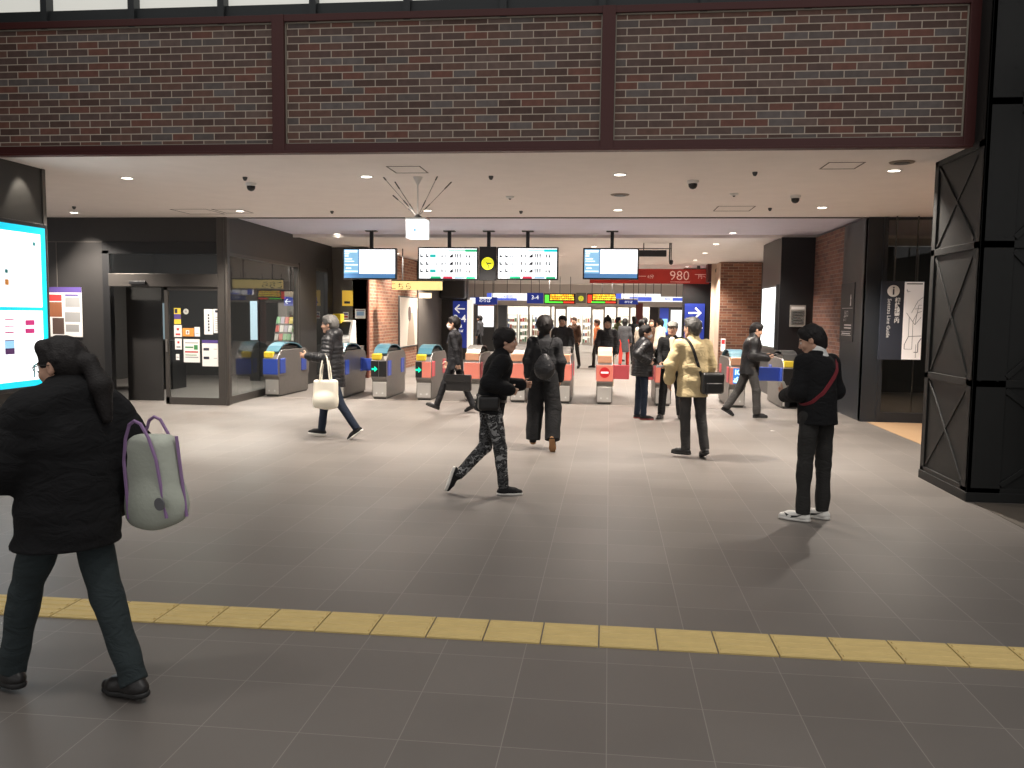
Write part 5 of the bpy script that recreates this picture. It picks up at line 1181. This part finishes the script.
C_DG = cloth('dark_grey_cloth', (.020, .020, .022), .9); C_DG2 = cloth('charcoal_trouser', (.028, .027, .026), .9); C_GT = cloth('grey_trouser', (.050, .048, .047), .85); C_JN = cloth('dark_blue_jeans', (.013, .019, .034), .9)
C_TEALJ = cloth('dark_teal_jeans', (.030, .040, .043), .9); C_BG = cloth('beige_yellow_jacket', (.58, .46, .26), .75); C_WH = cloth('white_shirt', (.70, .70, .68), .8); C_KH = cloth('khaki_trouser', (.28, .22, .14), .9)
C_SUIT = cloth('black_suit', (.018, .018, .021), .7, bump=.1); RUB = mat('white_rubber', (.68, .66, .62), .5); RUBB = mat('black_rubber', (.015, .015, .015), .6); LEA = mat('black_leather', (.014, .013, .013), .35, bump=.15, bscale=90)
WSH2 = mat('white_leather', (.72, .70, .66), .45)
# ------------------------------------------------------------------ the people
walk = dict
# 1 woman with the ponytail, left foreground
P = Person('woman with a black ponytail in a black puffer coat walking left in the foreground', 71, 694, 74, 1.63,
    dict(legL=((.02, .50, -1), (.0, .28, -1), (.1, 1, 0)), legR=((-.02, -.32, -1), (0, -.42, -1), (.1, 1, -.10)), armL=((-.35, .30, -1), (-.0, 1, -.0)), armR=((.42, -.30, -1), (-.1, .45, -.9)), lean=-3, twist=-14, head=(24, -8), c=(0, .02)), .008)
P.body(); P.jacket(C_BLK2, .078, .17, 'puffer_coat', puff=.006, npf=5, hemw=1.10, hood=True, fold=.008, sleeve=1.35, flat=1.08)
P.trousers(C_TEALJ, (.092, .070, .062), fold=.005); P.shoes(LEA, RUBB, .02, L=1.12); P.hair(HBK, 'pony'); P.glasses()
# tote bag under her arm
org = V(.20, -.285, -.12)
f = Field(org-.35, org+.75, .008); T = nv(V(-.05, .12, 1)); bf_ = nv(V(-.10, 1, -.10)); br_ = nv(np.cross(bf_, T)); T = np.cross(br_, bf_)
cb = org+V(0, 0, .22); R3 = [br_, bf_, T]
f.box(cb, (.055, .140, .20), R3, .05); f.ell(cb-T*.11, (.085, .145, .12), R3, .04); f.noise(.007, (16, 16, 14), 9)
LG = mat('pale_green_tote_cloth', (.46, .49, .42), .8, bump=.2, bscale=60, vary=.1)
bag = to_obj(f, 'tote_body', LG, None, None, org); rt_ = empty('tote_bag', P.W(org), 'pale green-white tote bag with violet piping under the foreground woman\'s arm', 'bag', rz=P.rz); bag.parent = rt_
VIO = mat('violet_piping', (.28, .17, .34), .7)
def bl(v): return Vector(V(*v)-org)
for sd in (-.9, .9):
    q = [cb+br_*sd*.07+bf_*x+T*z for x, z in ((-.10, -.16), (-.085, .1), (-.06, .20), (-.03, .26), (.0, .275), (.03, .26), (.06, .20), (.085, .1), (.10, -.16))]
    MB().tube([bl(p) for p in q], .008, 6).build('strap', VIO if sd > 0 else VIO, rt_)
q = [cb-bf_*.155+br_*.0+T*z for z in (-.17, -.05, .08, .19)]; MB().tube([bl(p) for p in q], .008, 6).build('piping', VIO, rt_)
MB().lathe((0, 0, 0), [(.028, -.003), (.028, .003)], 18, axis='x').build('round_emblem', mat('emblem_grey', (.12, .12, .13)), rt_).location = bl(cb-br_*.095-bf_*.10-T*.09)
# 2 man with the white tote
P = Person('grey-haired man in a glossy black puffer jacket and jeans striding left past the ticket gates', 335, 438, 88, 1.68,
    dict(legR=((.02, .40, -1), (.0, .12, -1), (0, 1, .05)), legL=((-.02, -.32, -1), (0, -.68, -1), (0, 1, -.75)), armL=((-.35, .05, -1), (-.05, 1, .15)), armR=((.2, .15, -1), (0, .5, -1)), lean=2, head=(0, -4), curlL=1.1, c=(0, -.02)), .008)
P.body(); P.jacket(C_NYL, .036, .22, 'puffer_jacket', puff=.012, npf=8, hood=True, hemw=1.0, sleeve=1.1, fold=.002, flat=1.15); P.trousers(C_JN, (.078, .060, .052)); P.shoes(C_BLK, RUB, .0); P.hair(HGR, 'short'); P.glasses()
org = P.elb[-1]*.80+P.wr[-1]*.20+V(-.045, -.07, -.70); cb = org+V(0, 0, .23); f = Field(org-.3, org+V(.3, .3, .6), .008)
f.box(cb, (.045, .165, .19), None, .035); f.ell(cb-V(0, 0, .09), (.075, .165, .12), None, .04); f.noise(.006, (14, 14, 16), 4)
CAN = mat('white_canvas', (.74, .69, .58), .85, bump=.2, bscale=70, vary=.06)
rt_ = empty('tote_bag', P.W(org), 'white canvas tote bag hanging from the forearm of the man in the glossy puffer', 'bag', rz=P.rz); to_obj(f, 'tote_body', CAN, rt_, None, org)
for x in (-.035, .035):
    MB().tube([Vector((x, -.07, .40)), Vector((x, -.055, .55)), Vector((x*.5, -.03, .70)), Vector((0, .0, .76)), Vector((x*.5, .03, .70)), Vector((x, .055, .55)), Vector((x, .07, .40))], .010, 6).build('handle', CAN, rt_)
# 3 businessman
P = Person('person in a black suit, white shirt and face mask striding left with a briefcase', 456, 412, 86, 1.66,
    dict(legR=((.02, -.30, -1), (0, -.50, -1), (0, 1, -.45)), legL=((-.02, .42, -1), (0, .36, -1), (0, 1, .35)), legX=0, armL=((-.10, -.28, -1), (-.02, -.12, -1)), armR=((.12, .25, -1), (0, .5, -1)), curlL=1.5, lean=1, head=(0, 0), c=(0, -.02)), .009, fat=1.12)
# near leg is the left one
P.body(); P.jacket(C_SUIT, .014, .17, 'suit_jacket', fold=.003, collar=False, hemw=1.05); P.trousers(C_SUIT, (.078, .062, .056)); P.shoes(LEA, RUBB, -.01); P.hair(HBK, 'short'); P.mask()
f = Field(P.neck-.3, P.neck+.2, .007); f.cone(P.neck-P.sp*.03*P.k, P.neck+P.sp*.025*P.k, .066*P.k, .060*P.k, .01); f.cone(P.neck+P.tf*.055*P.k-P.sp*.06*P.k, P.neck+P.tf*.105*P.k-P.sp*.23*P.k, .05*P.k, .022*P.k, .02); P.put(f, 'white_shirt', C_WH)
mb = MB(); a = P.neck+P.tf*.085*P.k-P.sp*.0; b = P.neck+P.tf*.145*P.k-P.sp*.2*P.k; mb.bar(Vector(a+P.off), Vector(b+P.off), .05, .012, Vector(P.tf)); mb.build('necktie', mat('dark_tie', (.05, .05, .07)), P.root)
org = P.wr[-1]+P.hd[-1]*.10*P.k-V(0, 0, .37); rt_ = empty('briefcase', P.W(org), 'black leather briefcase carried low by the person in the black suit', 'briefcase', rz=P.rz)
MB().box(-.05, .05, -.22, .22, 0, .28).build('case_body', LEA, rt_, bevel=.02); MB().box(-.058, -.05, -.225, .225, .15, .28).build('front_flap', LEA, rt_, bevel=.004)
MB().tube([(0, -.09, .27), (0, -.08, .335), (0, -.03, .365), (0, .03, .365), (0, .08, .335), (0, .09, .27)], .010, 8).build('handle', LEA, rt_)
# 4 running boy
P = Person('black-haired youth in a black fleece and camouflage trousers running right', 502, 493, -72, 1.60,
    dict(legR=((.0, .20, -1), (.02, .10, -1), (.1, 1, 0)), legL=((.02, -.08, -1), (0, -.75, -.8), (0, -.35, -1)), legX=0, armR=((.25, -.45, -1), (-.30, 1, -.10)), armL=((-.2, .30, -1), (.35, 1, .25)), curlR=1.4, curlL=1.4, lean=12, head=(-8, -4), c=(.0, .12)), .008, fat=1.1)
P.body(); P.jacket(C_BLK2, .036, .10, 'fleece_jacket', fold=.005, sleeve=1.25)
cm = bpy.data.materials.new('camouflage_cloth'); cm.use_nodes = True; n = cm.node_tree.nodes; l = cm.node_tree.links; b = n['Principled BSDF']; b.inputs['Roughness'].default_value = .9
tc = n.new('ShaderNodeTexCoord'); nz = n.new('ShaderNodeTexNoise'); nz.inputs['Scale'].default_value = 11; nz.inputs['Detail'].default_value = 2; nz.inputs['Distortion'].default_value = .8; mp = n.new('ShaderNodeMapping'); mp.inputs['Scale'].default_value = (1, 1, 1.7)
l.new(tc.outputs['Object'], mp.inputs[0]); l.new(mp.outputs[0], nz.inputs['Vector']); rp = n.new('ShaderNodeValToRGB'); rp.color_ramp.interpolation = 'CONSTANT'; l.new(nz.outputs['Fac'], rp.inputs[0]); l.new(rp.outputs[0], b.inputs['Base Color'])
rp.color_ramp.elements[0].color = (.015, .015, .017, 1); e = rp.color_ramp.elements[1]; e.position = .40; e.color = (.07, .07, .072, 1); e = rp.color_ramp.elements.new(.47); e.color = (.012, .012, .013, 1); e = rp.color_ramp.elements.new(.54); e.color = (.26, .26, .26, 1); e = rp.color_ramp.elements.new(.64); e.color = (.025, .025, .027, 1)
P.trousers(cm, (.088, .068, .052), fold=.005); P.shoes(C_BLK, RUB, .03); P.hair(HBK, 'short', vol=1.08)
org = P.sp*.02*P.k+P.tx*.12*P.k+V(.04, -.05, -.07); rt_ = empty('waist_bag', P.W(org), 'small black pouch slung at the hip of the running youth', 'bag', rz=P.rz)
f = Field(org-.2, org+.25, .007); f.box(org+V(0, 0, .07), (.05, .10, .07), None, .03); to_obj(f, 'pouch', LEA, rt_, None, org); P.wrap(P.sp*.05*P.k, P.tx, P.tf, .025, .006, LEA, 'belt', parent=rt_, org=org+P.off-0*org, off=.012)
# 5 wide trousers, from behind
P = Person('person in wide black trousers and dark jacket walking away with a drawstring bag', 539, 449, 0, 1.62,
    dict(legL=((-.06, .12, -1), (-.05, -.05, -1), (-.1, 1, 0)), legR=((.10, -.02, -1), (.02, -.42, -1), (.05, .45, -1)), armL=((-.22, .05, -1), (.05, .35, -1)), armR=((.22, .05, -1), (-.05, .35, -1)), head=(0, -3), c=(-.05, .02)), .008)
P.body(); P.jacket(C_DG, .024, .08, 'jacket', fold=.006, sleeve=1.25); P.trousers(C_BLK, (.100, .112, .098), fold=.004, hipr=.10, brk=-.01); P.shoes(C_DG, mat('tan_gum_sole', (.30, .15, .06), .6), -.01); P.hair(HBK, 'short', vol=1.24)
org = V(.02, -.225, -.03); rt_ = empty('drawstring_bag', P.W(org), 'black drawstring bag on the back of the person in wide trousers', 'bag', rz=P.rz); f = Field(org-.25, org+V(.25, .2, .5), .008)
f.ell(org+V(0, .02, .12), (.135, .075, .14), None, .04); f.ell(org+V(0, .03, .22), (.07, .05, .09), None, .05); f.noise(.006, (30, 10, 12), 3); to_obj(f, 'sack', C_NYL, rt_, None, org)
for q in (1, -1):
    pts = [Vector((.03*q, .01, .28)), Vector((.05*q, .03, .36)), Vector((.085*q, .085, .46)), Vector((.10*q, .17, .53)), Vector((.10*q, .27, .52)), Vector((.11*q, .30, .44))]
    MB().tube(pts, .007, 6).build('cord', C_BLK, rt_)
# 6 puffer man coming through the gates
P = Person('short-haired man in a black puffer jacket coming towards the camera through the gates', 0, 0, 176, 1.66,
    dict(legR=((.04, .2, -1), (0, .05, -1), (0, 1, 0)), legL=((-.04, -.2, -1), (0, -.4, -1), (0, 1, -.5)), armR=((.2, 0, -1), (-.05, .3, -1)), armL=((-.2, .05, -1), (.05, .35, -1))), .010, at=Vector((AT(562, 350, 18.75).x, 18.75, 0)))
P.body(); P.jacket(C_NYL, .036, .12, 'puffer_jacket', puff=.010, npf=8, sleeve=1.1, flat=1.15); P.trousers(C_DG2); P.shoes(LEA, RUBB); P.hair(HBK, 'short')
# 7 beanie
P = Person('person in a bobble hat, black puffer and khaki trousers facing the camera behind the gates', 0, 0, 182, 1.62,
    dict(legR=((.04, .1, -1), (0, .0, -1), (0, 1, 0)), legL=((-.04, -.1, -1), (0, -.25, -1), (0, 1, -.3)), armR=((.25, .1, -1), (-.05, .2, -1)), armL=((-.25, .05, -1), (.05, .2, -1))), .010, at=Vector((AT(607, 350, 19.2).x, 19.2, 0)))
P.body(); P.jacket(C_NYL, .036, .14, 'puffer_jacket', puff=.009, npf=8, sleeve=1.1, flat=1.15); P.trousers(C_KH, (.09, .075, .068)); P.shoes(LEA, RUBB); P.hair(HBK, 'bob'); P.cap(C_DG, True, 'bobble_hat')
# 8a
P = Person('short-haired person in a quilted black puffer and mask with a hand on the hip', 641, 419, -75, 1.55,
    dict(legR=((.03, .05, -1), (.0, -.03, -1), (.2, 1, 0)), legL=((-.06, -.05, -1), (-.02, -.05, -1), (-.2, 1, 0)), armR=((.30, -.75, -.85), (-.15, .9, -.45)), armL=((-.15, .2, -1), (.3, 1, -.3)), curlR=.8, curlL=.9, head=(-22, -4), lean=2, c=(0, 0)), .009, fat=1.22)
P.body(); P.jacket(C_NYL, .044, .15, 'quilted_jacket', puff=.010, npf=9, sleeve=1.1, fold=.002, flat=1.15); P.trousers(C_JN, (.080, .062, .054)); P.shoes(C_BLK, mat('dark_red_sole', (.20, .03, .03)), -.005); P.hair(HBK, 'short', vol=1.05); P.mask()
# 8b
P = Person('smiling man in a grey flat cap, dark jacket and pale collar facing the beige jacket', 670, 418.5, 176, 1.62,
    dict(legR=((.10, .02, -1), (.06, .0, -1), (.3, 1, 0)), legL=((-.12, .0, -1), (-.08, -.02, -1), (-.3, 1, 0)), armR=((.25, .1, -1), (-.15, .75, -.5)), armL=((-.2, .05, -1), (.1, .4, -1)), head=(-6, 2), curlR=.9), .009, fat=1.08)
P.body(); P.jacket(C_BLK, .022, .12, 'jacket', fold=.004, collar=False); P.trousers(C_BLK, (.088, .070, .064)); P.shoes(LEA, RUBB); P.hair(HGR, 'short', vol=.98); P.cap(mat('grey_tweed', (.26, .25, .23), .9, vary=.3, vscale=40))
f = Field(P.neck-.3, P.neck+.2, .007); f.cone(P.neck-P.sp*.03*P.k, P.neck+P.sp*.02*P.k, .070*P.k, .064*P.k, .01); f.cone(P.neck+P.tf*.085*P.k-P.sp*.05*P.k, P.neck+P.tf*.14*P.k-P.sp*.22*P.k, .055*P.k, .03*P.k, .02); P.put(f, 'pale_shirt', mat('cream_shirt', (.62, .54, .42), .8))
org = P.wr[1]+P.hd[1]*.08-V(0, 0, .05); rt_ = empty('folded_paper', P.W(org), 'pale folded paper held between the flat-cap man and the beige jacket', 'paper', rz=P.rz); MB().obox((0, .05, .05), (.07, .02, 0), (-.01, .05, .02), (0, .0, .004)).build('sheet', mat('pale_blue_paper', (.55, .62, .68)), rt_)
# 8c beige jacket
P = Person('grey-haired man seen from behind in a loose yellow-beige jacket and dark trousers', 690, 458, 18, 1.66,
    dict(legL=((.04, .06, -1), (.06, .02, -1), (-.75, .8, 0)), legR=((.10, .02, -1), (.08, -.18, -1), (.1, 1, -.35)), armL=((-.42, .10, -1), (.15, .55, -1)), armR=((.30, .12, -1), (-.1, .5, -1)), head=(22, 0), twist=0, lean=1, c=(0, 0)), .008, fat=1.12)
P.body(); P.jacket(C_BG, .032, .20, 'beige_jacket', fold=.008, sleeve=1.3, hemw=1.05, seed=6, flat=1.2); P.trousers(C_GT, (.086, .066, .058)); P.shoes(LEA, RUBB, 0); P.hair(HDG, 'short', vol=1.03)
org = V(.15, -.16, -.16)*P.k; rt_ = empty('shoulder_bag', P.W(org), 'black leather shoulder bag hanging at the right hip of the beige jacket', 'bag', rz=P.rz); f = Field(org-.25, org+V(.3, .3, .45), .008)
f.box(org+V(.03, -.02, .13), (.14, .06, .13), None, .04); f.noise(.003, (20, 20, 20), 3); to_obj(f, 'bag_body', LEA, rt_, None, org)
f = Field(org-.25, org+V(.3, .3, .45), .008); f.box(org+V(.03, -.085, .075), (.10, .02, .065), None, .018); to_obj(f, 'front_pocket', LEA, rt_, None, org)
u = (P.neck-P.tx*.10*P.k)-P.sp*.2*P.k; c_ = P.sp*.20*P.k; a_ = (P.neck-P.tx*.11*P.k+P.sp*.02)-c_; b_ = (org+V(.0, .0, .22))-c_
P.wrap(c_, a_, -P.tf, .034, .006, LEA, 'strap', parent=rt_, org=org+P.off, rng=(-.03, .49), off=.008)
# 9 phone man
P = Person('man in a glossy black jacket and grey trousers walking right looking at a phone', 748, 417, -88, 1.64,
    dict(legR=((.02, .26, -1), (0, .05, -1), (0, 1, .0)), legL=((-.02, -.38, -1), (0, -.62, -1), (0, 1, -.6)), armR=((.12, .0, -1), (-.12, 1, -.05)), armL=((-.12, .1, -1), (.15, 1, .0)), curlR=1.0, curlL=1.0, palmR=(-.3, 0, 1), handR=(0, 1, .15), head=(0, -22), lean=5, c=(0, 0)), .008, fat=1.08)
P.body(); P.jacket(C_NYL, .038, .16, 'blouson', fold=.006, sleeve=1.25, flat=1.15); P.trousers(C_GT, (.090, .074, .068), fold=.005); P.shoes(C_DG, RUBB, 0); P.hair(HBK, 'short')
org = P.wr[1]+P.hd[1]*.09*P.k+P.pn[1]*.03; o = MB().obox((0, .0, .0), (.037, 0, 0), (0, .07, .045), (0, -.003, .004)).build('phone', BKP, bevel=.003); o.location = P.W(org); o.rotation_euler.z = P.rz; tag(o, 'black phone held out by the man in the glossy black jacket', 'phone')
# 10 man with the red strap
P = Person('black-haired man in a black sweater with white collar standing over his phone', 810, 519, 34, 1.67,
    dict(legL=((-.06, .02, -1), (-.03, -.02, -1), (-.55, 1, 0)), legR=((.03, -.0, -1), (.0, -.02, -1), (-.4, 1, 0)), armL=((-.22, .05, -1), (.38, .9, -.15)), armR=((.26, .05, -1), (-.55, .85, -.10)), handL=(.3, 1, .3), palmL=(.6, -.2, .6), curlL=1.0, curlR=1.0, head=(34, -24), lean=3, twist=0, c=(0, .03)), .007, fat=1.05)
P.body(); P.jacket(C_BLK2, .030, .10, 'sweater', fold=.004, sleeve=1.3, collar=False, flat=1.15); P.trousers(C_DG2, (.084, .066, .058), fold=.006, seed=12); P.shoes(WSH2, RUB, .0, swoosh=BKP, L=1.03); P.hair(HBK, 'short', vol=.96, seed=7)
f = Field(P.neck-.2, P.neck+.2, .006); f.cone(P.neck-P.sp*.055*P.k, P.neck+P.sp*.03*P.k, .112*P.k, .072*P.k, .01); f.cone(P.neck-P.sp*.0*P.k+P.tx*.05, P.neck-P.sp*.03*P.k+P.tf*.08*P.k, .04*P.k, .03*P.k, .03); P.put(f, 'white_collar', C_WH)
org = P.sp*.10*P.k+P.tf*.15*P.k-P.tx*.08*P.k+V(0, .02, -.08); rt_ = empty('crossbody_bag', P.W(org), 'red-strapped crossbody bag worn by the man standing on the right', 'bag', rz=P.rz); f = Field(org-.2, org+.3, .007)
f.box(org+V(0, .02, .07), (.09, .03, .06), None, .025); to_obj(f, 'pouch', LEA, rt_, None, org)
c_ = P.sp*.27*P.k; P.wrap(c_, P.tx*.145+P.sp*.165, -P.tf-P.tx*.0+P.sp*.0, .036, .006, mat('dark_red_webbing', (.20, .018, .028), .7), 'strap', parent=rt_, org=org+P.off, rng=(-.06, .52), off=.008)
org = P.wr[-1]+P.hd[-1]*.10*P.k+P.pn[-1]*.045; o = MB().obox((0, 0, 0), (.036, .0, 0), (0, .045, .06), (0, -.004, .003)).build('phone', mat('pale_phone_case', (.55, .5, .42), .5), bevel=.003); o.location = P.W(org); o.rotation_euler.z = P.rz; tag(o, 'pale phone in the hands of the man with the red strap', 'phone')
# 11 far figures
def far(px, Y, rz, h, label, top, bot, hr='short', hm=HBK, pose=None, hem=.1, shoe=C_BLK, tr=(.082, .064, .056), jt=.025, hw=1.0, res=.016, puff=0):
    P = Person(label, 0, 0, rz, h, pose or dict(legR=((.04, .2, -1), (0, .0, -1), (0, 1, 0)), legL=((-.04, -.2, -1), (0, -.4, -1), (0, 1, -.5))), res, at=Vector((AT(px, 340, Y).x, Y, 0)))
    P.body(hands=True, face=True); P.jacket(top, jt, hem, 'coat', fold=.004, hemw=hw, puff=puff, sleeve=1.1); P.trousers(bot, tr); P.shoes(shoe, RUBB); P.hair(hm, hr); return P
GRY = cloth('mid_grey_wool', (.055, .055, .06)); OLV = cloth('olive_green_cloth', (.10, .11, .05)); WCT = cloth('cream_white_coat', (.68, .62, .52)); RDC = cloth('bright_red_cloth', (.45, .03, .02)); ORC = cloth('orange_cloth', (.50, .15, .06)); BRC = cloth('brown_cloth', (.06, .032, .02)); WTR = cloth('pale_trousers', (.5, .48, .44))
far(480, 33, 75, 1.60, 'distant person in a grey jacket walking left beside the white lit panel', GRY, C_BLK, hem=.08)
far(574, 27, 160, 1.60, 'distant brown-coated person just behind the man in the black puffer', BRC, C_DG2, hm=HBR)
far(597, 27, 100, 1.55, 'distant person in an orange top left of the bobble hat', ORC, C_DG2, hm=HBR)
far(617.5, 31, -60, 1.62, 'distant person in an olive jacket right of the bobble hat', OLV, C_DG2)
far(624.5, 28, -10, 1.58, 'distant person in a long grey coat over bright red trousers', GRY, RDC, 'bob', hem=.42, hw=1.05)
far(634, 30, 15, 1.64, 'distant person in a dark coat beside the long grey coat', C_BLK, C_BLK, hem=.22)
far(641, 26.5, -40, 1.56, 'distant long-haired person in a white coat behind the masked person', WCT, WTR, 'long', hem=.30, hw=1.05)
far(651, 28, 185, 1.55, 'distant brown-haired person in brown facing the camera', BRC, C_DG2, 'bob', HBR)
far(660, 24.5, 60, 1.60, 'distant person in a fluffy cream coat behind the flat cap', WCT, C_BLK, 'bob', hem=.12, jt=.04)
far(645, 33, 30, 1.60, 'distant dark-haired person in a black coat beyond the white coat', C_BLK, C_BLK, 'short', hem=.2)
# 12 edge figure by the lattice column
P = Person('person in black mostly cut off by the right edge beside the lattice column', 0, 0, 80, 1.6, dict(legR=((.03, -.04, -1), (.0, -.04, -1), (0, 1, 0)), legL=((-.05, .04, -1), (-.02, .0, -1), (0, 1, 0)), c=(0, .0)), .010, at=Vector((4.16, 7.92, 0)))
P.body(); P.jacket(C_BLK2, .03, .3, 'coat', hemw=1.05); P.trousers(C_BLK); P.shoes(LEA, RUBB); P.hair(HBK, 'short')
